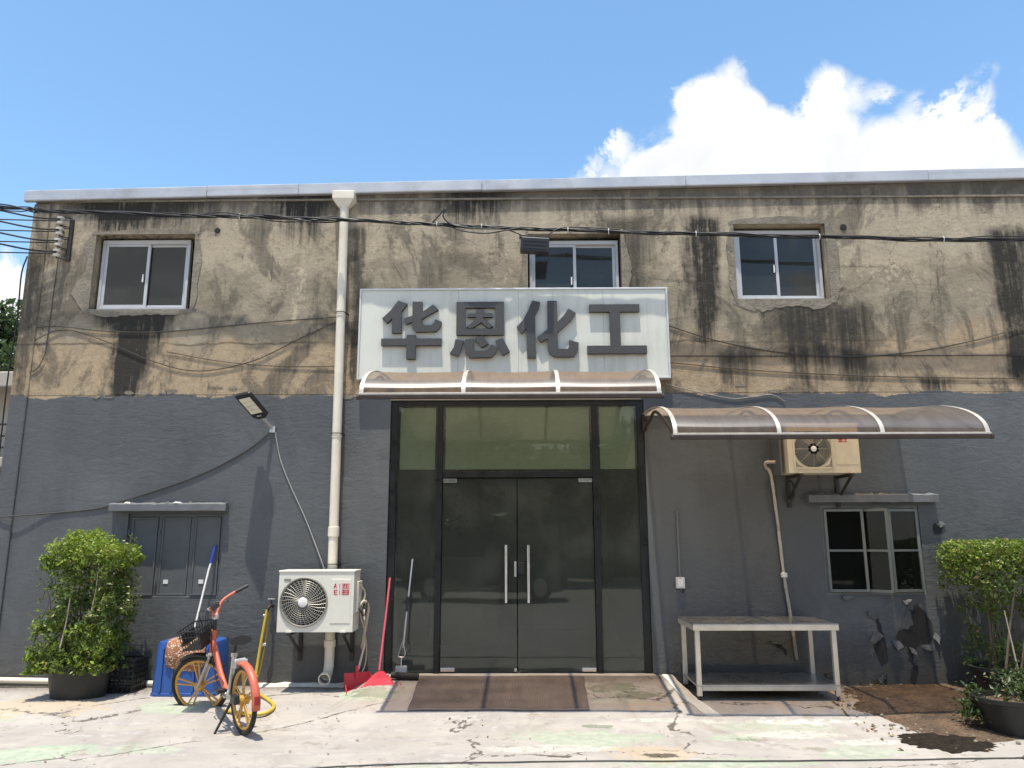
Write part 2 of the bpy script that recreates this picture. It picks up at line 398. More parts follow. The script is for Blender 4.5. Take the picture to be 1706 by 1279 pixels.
simple('bark', (.16, .12, .08), .9, bump=.6)
simple('pot_black', (.014, .016, .015), .5, var=.25, dirtamt=.15, dirt=(.09, .08, .065))
simple('fascia', (.50, .51, .53), .42, .35, .10, 2.2, dirtamt=.5, dirt=(.24, .23, .215))
simple('pvc', (.74, .68, .56), .42, var=.06, scale=5, dirtamt=.28, dirt=(.40, .32, .22))
simple('alu_frame', (.52, .53, .54), .4, .15, .06)
simple('dark_frame', (.016, .018, .019), .35, .3, .2)
simple('green_frame', (.17, .185, .175), .55, 0, .12, 14, dirtamt=.3)
simple('grey_paint', (.098, .104, .108), .55, 0, .1, 6, dirtamt=.15, dirt=(.05, .05, .05), bump=.3)
simple('lintel_paint', (.135, .14, .145), .6, 0, .12, 7, dirtamt=.35, dirt=(.05, .05, .048), bump=.5)
m, t, p = newmat('sign_white'); v = t.obj(); a_ = t.noise(t.scaled(v, (14, 14, .5)), 1, 6, .7); b_ = t.noise(v, 1.3, 5, .65)
c = t.mix((a_ * .6 + b_ * .4).step(.48, .66) * .45, (.67, .675, .595), (.47, .45, .37)); c = t.mix(t.noise(v, 40, 4, .7).step(.68, .76) * .5, c, (.35, .32, .26))
t.link(c, p.inputs['Base Color']); t.link(b_.map(.3, .7, .5, .65), p.inputs['Roughness']); p.inputs['Specular IOR Level'].default_value = .3; t.link(t.bump(b_, .12, .05), p.inputs['Normal'])
simple('sign_trim', (.62, .62, .61), .35, .3, .05)
simple('awning_alu', (.52, .48, .42), .42, .2, .1, 12, dirtamt=.35, dirt=(.38, .30, .22))
simple('awning_dark', (.05, .035, .028), .4, .3, .15)
simple('ac_white', (.70, .68, .59), .42, 0, .03, 4, dirtamt=.14, dirt=(.47, .44, .36))
simple('ac_cream', (.63, .56, .41), .5, 0, .06, 5, dirtamt=.35, dirt=(.36, .28, .17))
simple('ac_mark', (.58, .05, .06), .5, 0, .1)
simple('hub_white', (.78, .76, .73), .4, 0, .03)
simple('grille_wire', (.40, .385, .34), .45, .3, .1)
simple('grille_frame', (.26, .25, .21), .5, .2, .1)
simple('void', (.012, .012, .013), .8, 0, .2)
simple('fan_blade', (.025, .024, .022), .5, 0, .15)
simple('bracket_dark', (.045, .042, .04), .55, .4, .2, dirtamt=.4, dirt=(.12, .06, .03))
simple('cable_black', (.012, .012, .013), .5)
simple('wire_grey', (.05, .048, .045), .6)
simple('wire_pale', (.34, .33, .31), .6)
simple('porcelain', (.52, .49, .44), .35, 0, .15, dirtamt=.4)
simple('lamp_black', (.015, .015, .016), .4)
simple('galvanised', (.55, .56, .57), .38, .8, .08)
simple('steel', (.66, .60, .50), .4, .45, .08, 6, dirtamt=.18, dirt=(.35, .27, .18))
simple('steel_bright', (.72, .71, .69), .22, .95, .03)
simple('steel_top', (.44, .43, .41), .3, .85, .1, 4, dirtamt=.35, dirt=(.22, .18, .13))
simple('rust_pipe', (.46, .41, .33), .7, 0, .15, 10, dirtamt=.95, dirt=(.19, .09, .045))
simple('blue_plastic', (.025, .085, .30), .42, 0, .12, 3, dirtamt=.1, dirt=(.10, .16, .30))
simple('red_plastic', (.62, .045, .06), .42, 0, .1)
simple('red_bristle', (.66, .06, .065), .7, 0, .2, 40)
simple('pink_handle', (.60, .10, .13), .45)
simple('tan_handle', (.52, .43, .36), .5)
simple('yellow_plastic', (.55, .40, .05), .45, 0, .1, dirtamt=.2)
simple('mop_blue', (.02, .06, .42), .4)
simple('rubber', (.016, .015, .014), .75, 0, .2, dirtamt=.3, dirt=(.11, .09, .07))
simple('bike_orange', (.54, .125, .072), .45, 0, .10, dirtamt=.35, dirt=(.4, .16, .09))
simple('bike_gold', (.58, .31, .06), .38, .15, .08, dirtamt=.2, dirt=(.30, .17, .06))
simple('bike_silver', (.56, .54, .51), .35, .6, .08, dirtamt=.3)
simple('bike_black', (.018, .018, .019), .45)
simple('tail_red', (.30, .015, .012), .2)
simple('sponge', (.30, .32, .33), .8)
simple('insul_tape', (.44, .39, .31), .7, 0, .1, dirtamt=.4)
simple('led', (.72, .70, .56), .3)
simple('letter_side', (.012, .012, .012), .6)
simple('room_dark', (.04, .042, .04), .9)
simple('blind_green', (.88, .92, .66), .75, 0, .05, 3)
simple('cardboard', (.20, .15, .10), .9)
simple('car_black', (.012, .013, .016), .18, .2, .05)
simple('car_glass', (.02, .024, .026), .06)
simple('balcony_wall', (.42, .38, .32), .85, 0, .12, 2, dirtamt=.4)
simple('sticker', (.72, .72, .68), .5)
simple('bare_render', (.030, .030, .030), .95, 0, .3, 12, bump=.8)
simple('flake', (.125, .13, .133), .75, 0, .15)
simple('lime_white', (.74, .72, .66), .85, 0, .1)
simple('kerb_cream', (.66, .62, .53), .8, 0, .1, 8, dirtamt=.4, dirt=(.33, .3, .25), bump=.5)
simple('threshold', (.56, .52, .44), .7, 0, .1, 8, dirtamt=.3)

m, t, p = newmat('letter_face'); v = t.obj(); n = t.vor(v, 170); n2 = t.noise(v, 240, 3, .7)
t.link(t.mix((n * .8 + n2 * .6).step(.35, .9), (.018, .018, .018), (.080, .078, .075)), p.inputs['Base Color']); p.inputs['Roughness'].default_value = .5
t.link(t.bump(n2, .5, .003), p.inputs['Normal'])

m, t, p = newmat('cloth'); v = t.obj(); n = t.vor(v, 42); n2 = t.vor(t.scaled(v, (1, 1, 1), (.3, .2, .7)), 60)
c = t.mix(n.step(.30, .36), (.62, .50, .38), (.28, .12, .06)); c = t.mix(n2.step(.22, .27), (.68, .60, .52), c)
t.link(c, p.inputs['Base Color']); p.inputs['Roughness'].default_value = .9

m, t, p = newmat('mat_rubber'); v = t.obj(); x, y, z = t.sep(v)
n = t.noise(v, 3, 6, .6); n2 = t.noise(v, 60, 3, .6)
t.link(t.mix(n.map(.3, .7, 0, 1), (.16, .128, .108), (.25, .20, .175)), p.inputs['Base Color']); p.inputs['Roughness'].default_value = .85
t.link(t.bump(n2, .6, .004), p.inputs['Normal'])

def glassmat(name, tint, refl=1.0, dirt=.05, ior=1.5):
    m, t, p = newmat(name); nt = m.node_tree; out = nt.nodes['Material Output']
    v = t.obj()
    tr = t.node('ShaderNodeBsdfTransparent'); tr.inputs[0].default_value = (*tint, 1)
    gl = t.node('ShaderNodeBsdfGlossy'); gl.inputs['Roughness'].default_value = .012
    t.link(t.bump(t.noise(v, 1.2, 2, .5), .02, .05), gl.inputs['Normal'])
    fr = t.node('ShaderNodeFresnel'); fr.inputs[0].default_value = ior
    a = t.node('ShaderNodeMixShader'); t.link((X(nt, fr.outputs[0]) * refl).clamp(), a.inputs[0]); t.link(tr.outputs[0], a.inputs[1]); t.link(gl.outputs[0], a.inputs[2])
    df = t.node('ShaderNodeBsdfDiffuse'); df.inputs[0].default_value = (.32, .34, .30, 1)
    d = (t.noise(v, 1.6, 6, .65).step(.35, .8) * .6 + .5) * dirt
    b = t.node('ShaderNodeMixShader'); t.link(d, b.inputs[0]); t.link(a.outputs[0], b.inputs[1]); t.link(df.outputs[0], b.inputs[2])
    t.link(b.outputs[0], out.inputs[0])
glassmat('door_glass', (.82, .87, .81), 1.1, .16)
glassmat('window_glass', (.22, .24, .25), 1.1, .16)
glassmat('old_glass', (.5, .53, .5), .55, .03)

m, t, p = newmat('polycarbonate'); nt = m.node_tree; out = nt.nodes['Material Output']; v = t.obj()
n = t.noise(t.scaled(v, (5, 1, 1)), 2, 6, .65)
tr = t.node('ShaderNodeBsdfTransparent'); tr.inputs[0].default_value = (.90, .73, .53, 1)
df = t.node('ShaderNodeBsdfDiffuse'); t.link(t.mix(n.map(.3, .7, 0, 1), (.115, .098, .089), (.205, .178, .163)), df.inputs[0])
gl = t.node('ShaderNodeBsdfGlossy'); gl.inputs['Roughness'].default_value = .38
fr = t.node('ShaderNodeFresnel'); fr.inputs[0].default_value = 1.5
tl = t.node('ShaderNodeBsdfTranslucent'); tl.inputs[0].default_value = (.66, .52, .40, 1)
dt = t.node('ShaderNodeMixShader'); dt.inputs[0].default_value = .5; t.link(df.outputs[0], dt.inputs[1]); t.link(tl.outputs[0], dt.inputs[2])
a = t.node('ShaderNodeMixShader'); t.link(n.map(.3, .7, .48, .70), a.inputs[0]); t.link(tr.outputs[0], a.inputs[1]); t.link(dt.outputs[0], a.inputs[2])
b = t.node('ShaderNodeMixShader'); t.link(X(nt, fr.outputs[0]) * .11, b.inputs[0]); t.link(a.outputs[0], b.inputs[1]); t.link(gl.outputs[0], b.inputs[2])
t.link(b.outputs[0], out.inputs[0])

# ------------------------------------------------------------------ ground
def gz(x, y):
    base = .10 * sst(-1.55, -.85, y)
    r = .215 + (.215 - .06) * (y + .03) / 1.15
    side = sst(-1.95, -1.55, x) * (1 - sst(1.60, 1.66, x))
    if y > 0: r = .215
    z = base + max(0, r - base) * side
    return z + .006 * noise.noise((x * 1.3, y * 1.3, 0)) + .004 * noise.noise((x * 4, y * 4, 3))
xs = [-120, -70, -40, -25, -15, -10] + [-8 + .1 * i for i in range(161)] + [10, 15, 25, 40, 70, 120]
ys = [-120, -70, -40, -25, -15, -10, -7, -5] + [-4 + .06 * i for i in range(72)] + [.6, 2, 5, 10, 20, 40, 80, 140]
mb = MB(); mb.v = [(x, y, gz(x, y) if -9 < x < 9 and -4.5 < y < .5 else (0.09 if y > 0.5 else 0)) for y in ys for x in xs]
nx = len(xs); mb.f = [(j * nx + i, j * nx + i + 1, (j + 1) * nx + i + 1, (j + 1) * nx + i) for j in range(len(ys) - 1) for i in range(nx - 1)]
g = mb.build('ground', 'yard_concrete', smooth=60); g['kind'] = 'structure'

# soil spilled round the right planter
mb = MB(); nr, na = 22, 110; cx, cy = 4.55, -1.0
for i in range(nr + 1):
    for k in range(na):
        a = 2 * math.pi * k / na; rr_ = 1 + .22 * noise.noise((math.cos(a) * 2.3, math.sin(a) * 2.3, 5)) + .10 * noise.noise((math.cos(a) * 8, math.sin(a) * 8, 2))
        q = i / nr; x = cx + 1.25 * rr_ * q * math.cos(a) - .1 * math.sin(a); y = min(-.01, cy + 1.12 * rr_ * q * math.sin(a))
        h = (.035 * (.7 + .7 * noise.noise((x * 5, y * 5, 1))) + .016 * noise.noise((x * 16, y * 16, 1))) * (1 - q ** 3) + .006 - .02 * (i == nr)
        mb.v.append((x, y, gz(x, y) + h))
for i in range(nr):
    for k in range(na):
        l = (k + 1) % na; mb.f.append((i * na + k, (i + 1) * na + k, (i + 1) * na + l, i * na + l))
s = mb.build('soil_patch', 'soil', smooth=70); s['kind'] = 'structure'

# ------------------------------------------------------------------ building
FX0, FX1, ZT0, ZT1 = -6.07, 9.5, 5.94, 6.165
B = thing('factory_building', 'two storey factory front with raw stained render above dark grey painted lower wall', 'building', (0, 0, 0))
W1 = (-5.26, -4.02, 4.46, 5.43); W2 = (.12, 1.27, 4.40, 5.41); W3 = (2.67, 3.80, 4.55, 5.52)
SH = (-4.53, -3.42, 1.03, 1.99); WR = (3.47, 4.59, 1.06, 2.06); EN = (-1.52, 1.48, .0, 3.31)
OPEN = [W1, W2, W3, SH, WR, EN]
def zt(x): return ZT0 + (ZT1 - ZT0) * (x - FX0) / (6.4 - FX0)
xs = sorted(set([FX0, FX1, 6.4] + [a for o in OPEN for a in o[:2]])); zs = sorted(set([-.3, 5.85] + [a for o in OPEN for a in o[2:]]))
mb = MB()
def inopen(x, z): return any(o[0] < x < o[1] and o[2] < z < o[3] for o in OPEN)
for i in range(len(xs) - 1):
    for j in range(len(zs) - 1):
        xa, xb, za, zb = xs[i], xs[i + 1], zs[j], zs[j + 1]
        if inopen((xa + xb) / 2, (za + zb) / 2): continue
        mb.add([(xa, 0, za), (xb, 0, za), (xb, 0, zb), (xa, 0, zb)], [(0, 1, 2, 3)])
    xa, xb = xs[i], xs[i + 1]; mb.add([(xa, 0, 5.85), (xb, 0, 5.85), (xb, 0, zt(xb)), (xa, 0, zt(xa))], [(0, 1, 2, 3)])
TH = .26
for (xa, xb, za, zb) in OPEN:
    mb.add([(xa, 0, za), (xb, 0, za), (xb, 0, zb), (xa, 0, zb), (xa, TH, za), (xb, TH, za), (xb, TH, zb), (xa, TH, zb)],
           [(0, 4, 5, 1), (1, 5, 6, 2), (2, 6, 7, 3), (3, 7, 4, 0)])
mb.add([(FX0, 0, -.3), (FX0, 12, -.3), (FX0, 12, 5.9), (FX0, 0, 5.9)], [(0, 3, 2, 1)])
mb.add([(FX1, 0, -.3), (FX1, 12, -.3), (FX1, 12, 6.1), (FX1, 0, zt(FX1))], [(0, 1, 2, 3)])
mb.add([(FX0, 12, -.3), (FX1, 12, -.3), (FX1, 12, 6.1), (FX0, 12, 5.9)], [(0, 1, 2, 3)])
mb.build('wall', 'facade', B)
# dark rooms behind the openings
for (xa, xb, za, zb) in OPEN:
    d = 4.5 if xb - xa > 2 else 2.5
    e = .9; x0, x1, z0, z1 = xa - e, xb + e, (za - .5 if za > .3 else .2), zb + .35
    if xb - xa > 2: x0, x1 = xa - .02, xb + .02
    r = MB().add([(x0, TH + .003, z0), (x1, TH + .003, z0), (x1, TH + .003, z1), (x0, TH + .003, z1), (x0, d, z0), (x1, d, z0), (x1, d, z1), (x0, d, z1)],
             [(0, 1, 5, 4), (1, 2, 6, 5), (2, 3, 7, 6), (3, 0, 4, 7), (4, 5, 6, 7)])
    r.build('room', 'room_dark', B)
# corner pilaster
MB().box((FX0 - .012, -.022, -.2), (FX0 + .20, .1, 5.84)).build('corner_pilaster', 'facade', B, bevel=.015)
# roof + fascia
roof = MB().add([(FX0 - .1, -.06, zt(FX0 - .1) + .03), (FX1, -.06, zt(FX1) + .03), (FX1, 12.1, zt(FX1) + .5), (FX0 - .1, 12.1, zt(FX0) + .5)], [(0, 1, 2, 3)]).build('roof', 'fascia', B, solid=.02)
cuts = [FX0 - .13, -3.9, -2.75, -.45, 2.1, 5.12, 7.4, FX1]
for i in range(len(cuts) - 1):
    xa, xb = cuts[i] + .003, cuts[i + 1] - .003; dz = random.uniform(-.006, .006); yo = random.uniform(0, .006)
    za, zb = zt(xa) - .072 + dz, zt(xb) - .072 + dz
    f = MB()
    prof = [(0, 0), (-.052 - yo, 0), (-.058 - yo, .012), (-.058 - yo, .135), (-.05, .143), (.05, .148)]
    vs = [(xa, py, za + pz) for py, pz in prof] + [(xb, py, zb + pz) for py, pz in prof]; n = len(prof)
    f.add(vs, [(k, n + k, n + k + 1, k + 1) for k in range(n - 1)] + [tuple(range(n)), tuple(range(2 * n - 1, n - 1, -1))])
    f.build('fascia_panel', 'fascia', roof)
# ledge of render under the fascia
MB().box((FX0, -.018, 5.86), (FX1, .0, 5.885)).build('eave_band', 'mortar', B)

# mortar surrounds
def surround(o, sides, seed, th=.007, grow=.16):
    xa, xb, za, zb = o; rnd = random.Random(seed)
    def strip(p, q, nrm, w0):
        p, q, nrm = Vector(p), Vector(q), Vector(nrm); L = (q - p).length; n = max(6, int(L / .05)); poly = []
        for k in range(n + 1):
            u = k / n; wd = w0 * (.6 + .9 * noise.noise((u * 2.3 + seed * 3.1, seed + ord(sd), 1)) + .22 * noise.noise((u * 19, seed, 4 + ord(sd)))) + .02
            wd *= min(1, .35 + 3 * min(u, 1 - u)); poly.append(p + (q - p) * u + nrm * max(.015, wd))
        for k in range(n, -1, -1): poly.append(p + (q - p) * (k / n))
        return [(a.x, a.y) for a in poly]
    for sd, w0 in sides:
        e = .0
        if sd == 'L': pl = strip((xa, za - .05), (xa, zb + .05), (-1, 0), w0)
        if sd == 'R': pl = strip((xb, za - .05), (xb, zb + .05), (1, 0), w0)
        if sd == 'T': pl = strip((xa - .06, zb), (xb + .06, zb), (0, 1), w0)
        if sd == 'B': pl = strip((xa - .06, za), (xb + .08, za), (0, -1), w0)
        MB().prism(pl, -th * rnd.uniform(.7, 1.4), .002).build('mortar_patch', 'mortar', B)
surround(W1, [('L', .24), ('R', .09), ('T', .07), ('B', .10)], 1)
surround(W3, [('L', .11), ('R', .19), ('T', .10), ('B', .20)], 2)
surround(W2, [('L', .07), ('R', .10)], 3)
# drilled sleeves
for (hx, hz, hr) in ((-3.75, 5.475, .028), (4.03, 5.47, .032), (-5.70, 5.46, .025)):
    MB().lathe([(hr * 1.25, 0), (hr * 1.25, .012), (hr, .014)], (hx, .002, hz), 14, 'Y').build('wall_sleeve', 'void', B)

# upper sliding windows
def slider(o, y, meet, name='window', sides=True):
    xa, xb, za, zb = o; f = .034
    fr = MB()
    fr.box((xa, y, za), (xb, y + .07, za + f)).box((xa, y, zb - f * 1.5), (xb, y + .07, zb))
    fr.box((xa, y, za + f), (xa + f, y + .07, zb - f * 1.5)).box((xb - f, y, za + f), (xb, y + .07, zb - f * 1.5))
    wn = fr.build(name, 'alu_frame', B, bevel=.004)
    for (a, b, yy) in ((xa + f, meet + .024, y + .012), (meet - .024, xb - f, y + .040)):
        s = .038; z0, z1 = za + f, zb - f * 1.5
        sm = MB().box((a, yy, z0), (a + s, yy + .022, z1)).box((b - s, yy, z0), (b, yy + .022, z1)).box((a + s, yy, z0), (b - s, yy + .022, z0 + s * .8)).box((a + s, yy, z1 - s * .8), (b - s, yy + .022, z1))
        sash = sm.build('sash', 'alu_frame', wn, bevel=.003)
        MB().box((a + s, yy + .008, z0 + s * .8), (b - s, yy + .014, z1 - s * .8)).build('pane', 'window_glass', wn)
    MB().box((meet - .045, y - .006, (za + zb) / 2 - .1), (meet - .03, y + .012, (za + zb) / 2)).build('latch', 'hub_white', wn)
slider((W1[0] + .03, W1[1] - .10, W1[2] + .03, W1[3] - .03), .11, -4.65)
slider((W2[0] + .02, W2[1] - .02, W2[2], W2[3] - .05), .11, .70)
slider((W3[0] + .03, W3[1] - .03, W3[2] + .02, W3[3] - .04), .11, 3.215)

# painted-over steel shutter window
xa, xb, za, zb = SH
sh = MB().box((xa, .03, za), (xb, .07, za + .035)).box((xa, .03, zb - .035), (xb, .07, zb)).box((xa, .03, za + .035), (xa + .035, .07, zb - .035)).box((xb - .035, .03, za + .035), (xb, .07, zb - .035))
for dx in (-4.165, -3.785): sh.box((dx - .02, .034, za + .035), (dx + .02, .068, zb - .035))
sh = sh.build('shutter_window', 'grey_paint', B, bevel=.005)
for k, (a, b) in enumerate(((xa + .04, -4.19), (-4.14, -3.81), (-3.76, xb - .04))):
    yo = .022 + .008 * (k == 1)
    pn = MB().box((a, yo + .012, za + .04), (b, yo + .03, zb - .04))
    e = .022; pn.box((a, yo, za + .04), (b, yo + .012, za + .04 + e)).box((a, yo, zb - .04 - e), (b, yo + .012, zb - .04)).box((a, yo, za + .04 + e), (a + e, yo + .012, zb - .04 - e)).box((b - e, yo, za + .04 + e), (b, yo + .012, zb - .04 - e))
    pn.build('shutter_panel', 'grey_paint', sh, bevel=.002)
    if k: MB().box((a + .03 + .03 * k, yo + .006, 1.20), (a + .085 + .03 * k, yo + .0115, 1.245)).build('latch_plate', 'sticker', sh)
for hx in (xa + .012, -4.165, xb - .012):
    for hz in (1.22, 1.78): MB().tube([(hx, .018, hz - .035), (hx, .018, hz + .035)], .011, 8).build('hinge', 'grey_paint', sh)
# concrete hoods
def hood(x0, x1, z0, z1, d, seed):
    mb = MB(); n = 26; ring = []
    for i in range(n + 1):
        x = x0 + (x1 - x0) * i / n; a = .006 * noise.noise((x * 9, seed, 0)); b = .008 * noise.noise((x * 13, seed, 7))
        mb.v += [(x, .0, z0), (x, -d - a, z0 + a), (x, -d - b, z1 - .01 + b), (x, -d + .012, z1 + b), (x, 0, z1 + .012 + b * 2)]
    for i in range(n):
        for k in range(4): mb.f.append((i * 5 + k, (i + 1) * 5 + k, (i + 1) * 5 + k + 1, i * 5 + k + 1))
    mb.f += [(4, 3, 2, 1, 0), tuple(n * 5 + k for k in range(5))]
    h = mb.build('window_hood', 'lintel_paint', B, smooth=40)
    for k in range(9):
        x = random.uniform(x0 + .05, x1 - .05); r = random.uniform(.012, .03)
        MB().lathe([(r, 0), (r * .8, .008), (r * .3, .016)], (x, -random.uniform(.02, d - .01), z1 + .002), 7, sx=1.8).build('debris_lump', random.choice(['lime_white', 'flake', 'mortar']), h)
hood(-4.72, -3.37, 2.02, 2.105, .10, 1)
hood(3.31, 4.79, 2.095, 2.185, .10, 5)
# ragged metal flashing on the left hood
# open casement window, right
xa, xb, za, zb = WR; f = .035
cw = MB().box((xa, .01, za), (xb, .06, za + f)).box((xa, .01, zb - f), (xb, .06, zb)).box((xa, .01, za + f), (xa + f, .06, zb - f)).box((xb - f, .01, za + f), (xb, .06, zb - f))
cw = cw.build('casement_window', 'green_frame', B, bevel=.003)
def casement(hx, wdt, ang, sgn):
    """leaf hinged at hx, swung outward by ang"""
    M4 = Matrix.Translation((hx, .012, 0)) @ Matrix.Rotation(rad(ang), 4, 'Z')
    def leaf(rects, name, mat, y0, y1):
        mb = MB()
        for (a, b, c_, d_) in rects:
            q = MB().box((min(a * sgn, b * sgn), y0, c_), (max(a * sgn, b * sgn), y1, d_)); q.v = [tuple(M4 @ Vector(u)) for u in q.v]; mb.add(q.v, q.f)
        return mb.build(name, mat, cw)
    z0, z1, zm = za + .04, zb - .04, 1.555
    leaf([(0, .028, z0, z1), (wdt - .028, wdt, z0, z1), (.028, wdt - .028, z0, z0 + .028), (.028, wdt - .028, z1 - .028, z1), (.028, wdt - .028, zm - .012, zm + .012)], 'sash', 'green_frame', -.03, -.002)
    for (c_, d_) in ((z0 + .028, zm - .012), (zm + .012, z1 - .028)): leaf([(.028, wdt - .028, c_, d_)], 'pane', 'old_glass', -.018, -.014)
casement(xa + .03, .43, -6, 1)
casement(xb - .03, .36, 8, -1)
casement(xa + .47, .30, -48, 1)
MB().box((xa + .03, .08, za - .0), (xb - .03, .30, za + .02)).build('sill_board', 'cardboard', B)

# glazed entrance
xa, xb, zb = EN[0], EN[1], EN[3]; zth = .225
MB().box((xa - .02, -.04, .08), (xb + .02, TH, zth - .004)).build('threshold', 'threshold', B, bevel=.01)
fy0, fy1 = .035, .095; f = .085; zs_ = 2.40
mul = (-.935, .90)
ef = MB().box((xa, fy0, zth), (xa + f, fy1, zb)).box((xb - f, fy0, zth), (xb, fy1, zb)).box((xa + f, fy0, zb - f * .7), (xb - f, fy1, zb))
for mx_ in mul: ef.box((mx_ - .035, fy0 - .004, zth), (mx_ + .035, fy1 + .004, zb - f * .7))
ef.box((mul[0] + .035, fy0 + .002, zs_), (mul[1] - .035, fy1 - .002, zs_ + .07))
ef = ef.build('entrance_frame', 'dark_frame', B, bevel=.004)
def pane(a, b, c_, d_, name, par, y=.06, mat='door_glass'): return MB().box((a, y, c_), (b, y + .010, d_)).build(name, mat, par)
pane(xa + f, mul[0] - .035, zth + .01, zb - f * .7, 'side_pane', ef)
pane(mul[1] + .035, xb - f, zth + .01, zb - f * .7, 'side_pane', ef)
pane(mul[0] + .035, mul[1] - .035, zs_ + .07, zb - f * .7, 'transom_pane', ef)
mid_x = -.025
for (a, b, sg) in ((mul[0] + .042, mid_x - .005, -1), (mid_x + .005, mul[1] - .042, 1)):
    d = pane(a, b, zth + .012, zs_ - .012, 'glass_door', B, .058)
    hx = mid_x + sg * .128
    hd = MB().tube([(hx, -.005, .985), (hx, -.005, 1.625)], .0165, 12)
    for hz in (1.10, 1.51): hd.tube([(hx, -.005, hz), (hx, .065, hz)], .009, 8)
    hd.build('pull_handle', 'steel_bright', d, smooth=40)
    MB().tube([(hx, .085, 1.02), (hx, .085, 1.6)], .012, 10).build('inner_handle', 'steel_bright', d, smooth=40)
    ex = a + .002 if sg < 0 else b - .162
    for hz in (zth + .014, zs_ - .055): MB().box((ex, .05, hz), (ex + .16, .078, hz + .042)).build('patch_fitting', 'steel_bright', d, bevel=.003)
    if sg < 0: MB().box((b - .035, .048, zth + .014), (b - .002, .08, zth + .05)).build('floor_lock', 'steel_bright', d, bevel=.003)
    if sg > 0:
        MB().box((a + .0, .035, 1.30), (a + .08, .09, 1.43)).build('door_lock', 'bike_black', d, bevel=.006)
    else: MB().box((b - .03, .044, 1.27), (b - .004, .082, 1.44)).build('lock_keep', 'galvanised', d, bevel=.003)
# pale green blinds behind the top lights
for (a, b) in ((xa + f + .02, mul[0] - .06), (mul[0] + .06, mul[1] - .06), (mul[1] + .06, xb - f - .02)):
    n = 13; h = MB(); z0, z1 = 2.50, 3.24
    for k in range(n):
        zz = z0 + (z1 - z0) * k / n; h.box((a, .115, zz + .0006), (b, .123, zz + (z1 - z0) / n - .0006), R3(rx=2))
    h.build('blind', 'blind_green', ef, kind='stuff')
MB().box((-1.3, 2.6, .2), (-.3, 3.4, 1.0)).build('reception_desk', 'cardboard', B, bevel=.02)

MB().box((-1.53, -.006, 3.315), (1.45, .002, 3.43)).build('lintel_strip', 'balcony_wall', B)
# peeling paint, lower right
def blobpoly(cx, cz, rx, rz, seed, n=16, j=.35):
    return [(cx + rx * math.cos(2 * math.pi * k / n) * (1 + j * noise.noise((k * 1.7, seed, 0))), cz + rz * math.sin(2 * math.pi * k / n) * (1 + j * noise.noise((k * 1.3, seed, 9)))) for k in range(n)]
def pk(X_, Y_): px_, py_ = 1106 + X_ / 2.843, 830 + Y_ / 2.843; return (-.03 + (px_ - 853) * .00655, 1.07 - (py_ - 990) * .00643)
def jag(P, seed):
    out = []
    for i in range(len(P)):
        a, b = Vector(P[i]), Vector(P[(i + 1) % len(P)]); n = max(2, int((b - a).length / .025))
        for k in range(n): q = a.lerp(b, k / n); out.append((q.x + .016 * noise.noise((q.x * 34, q.y * 34, seed)), q.y + .016 * noise.noise((q.x * 40, q.y * 40, seed + 5))))
    return out
for i, P in enumerate(([(1195, 520), (1230, 505), (1265, 535), (1292, 590), (1302, 650), (1270, 690), (1222, 692), (1192, 725), (1186, 792), (1168, 770), (1162, 705), (1140, 690), (1113, 660), (1125, 630), (1160, 620), (1180, 590)],
    [(1000, 688), (1060, 655), (1067, 770), (1032, 792), (1012, 742)], [(1018, 570), (1040, 572), (1056, 660), (1040, 655)], [(498, 675), (545, 682), (580, 715), (582, 745), (555, 712), (515, 690)], [(1210, 790), (1185, 890), (1160, 890), (1172, 800)], [(752, 830), (800, 818), (815, 840), (780, 858)], [(1352, 115), (1385, 95), (1410, 110), (1385, 160), (1352, 165)], [(920, 870), (940, 890), (915, 895)], [(1040, 845), (1056, 825), (1050, 885), (1035, 890)])):
    MB().prism(jag([pk(*q) for q in P], i), -.004, .001).build('bare_patch', 'bare_render', B)
def flake(P, hinge, out, seed, mat='flake'):
    """paint chip still hanging on at the hinge point, its far side lifted off the wall"""
    Q = [Vector(pk(*q)) for q in P]; hq = Vector(pk(*hinge)); L_ = max((q - hq).length for q in Q); mb = MB(); c_ = sum(Q, Vector((0, 0))) / len(Q)
    def yy(q): u_ = (q - hq).length / L_; return -.005 - out * u_ ** 1.6
    J = [Vector(q) for q in jag([tuple(q) for q in Q], seed)]; n = len(J)
    mb.v = [(c_.x, yy(c_) - .004, c_.y)] + [(q.x, yy(q), q.y) for q in J] + [((q.x + c_.x) / 2, yy((q + c_) / 2) - .003, (q.y + c_.y) / 2) for q in J]
    for k in range(n):
        l = (k + 1) % n; mb.f += [(1 + k, 1 + l, 1 + n + l, 1 + n + k), (0, 1 + n + k, 1 + n + l)]
    mb.build('paint_flake', mat, B, solid=.003)
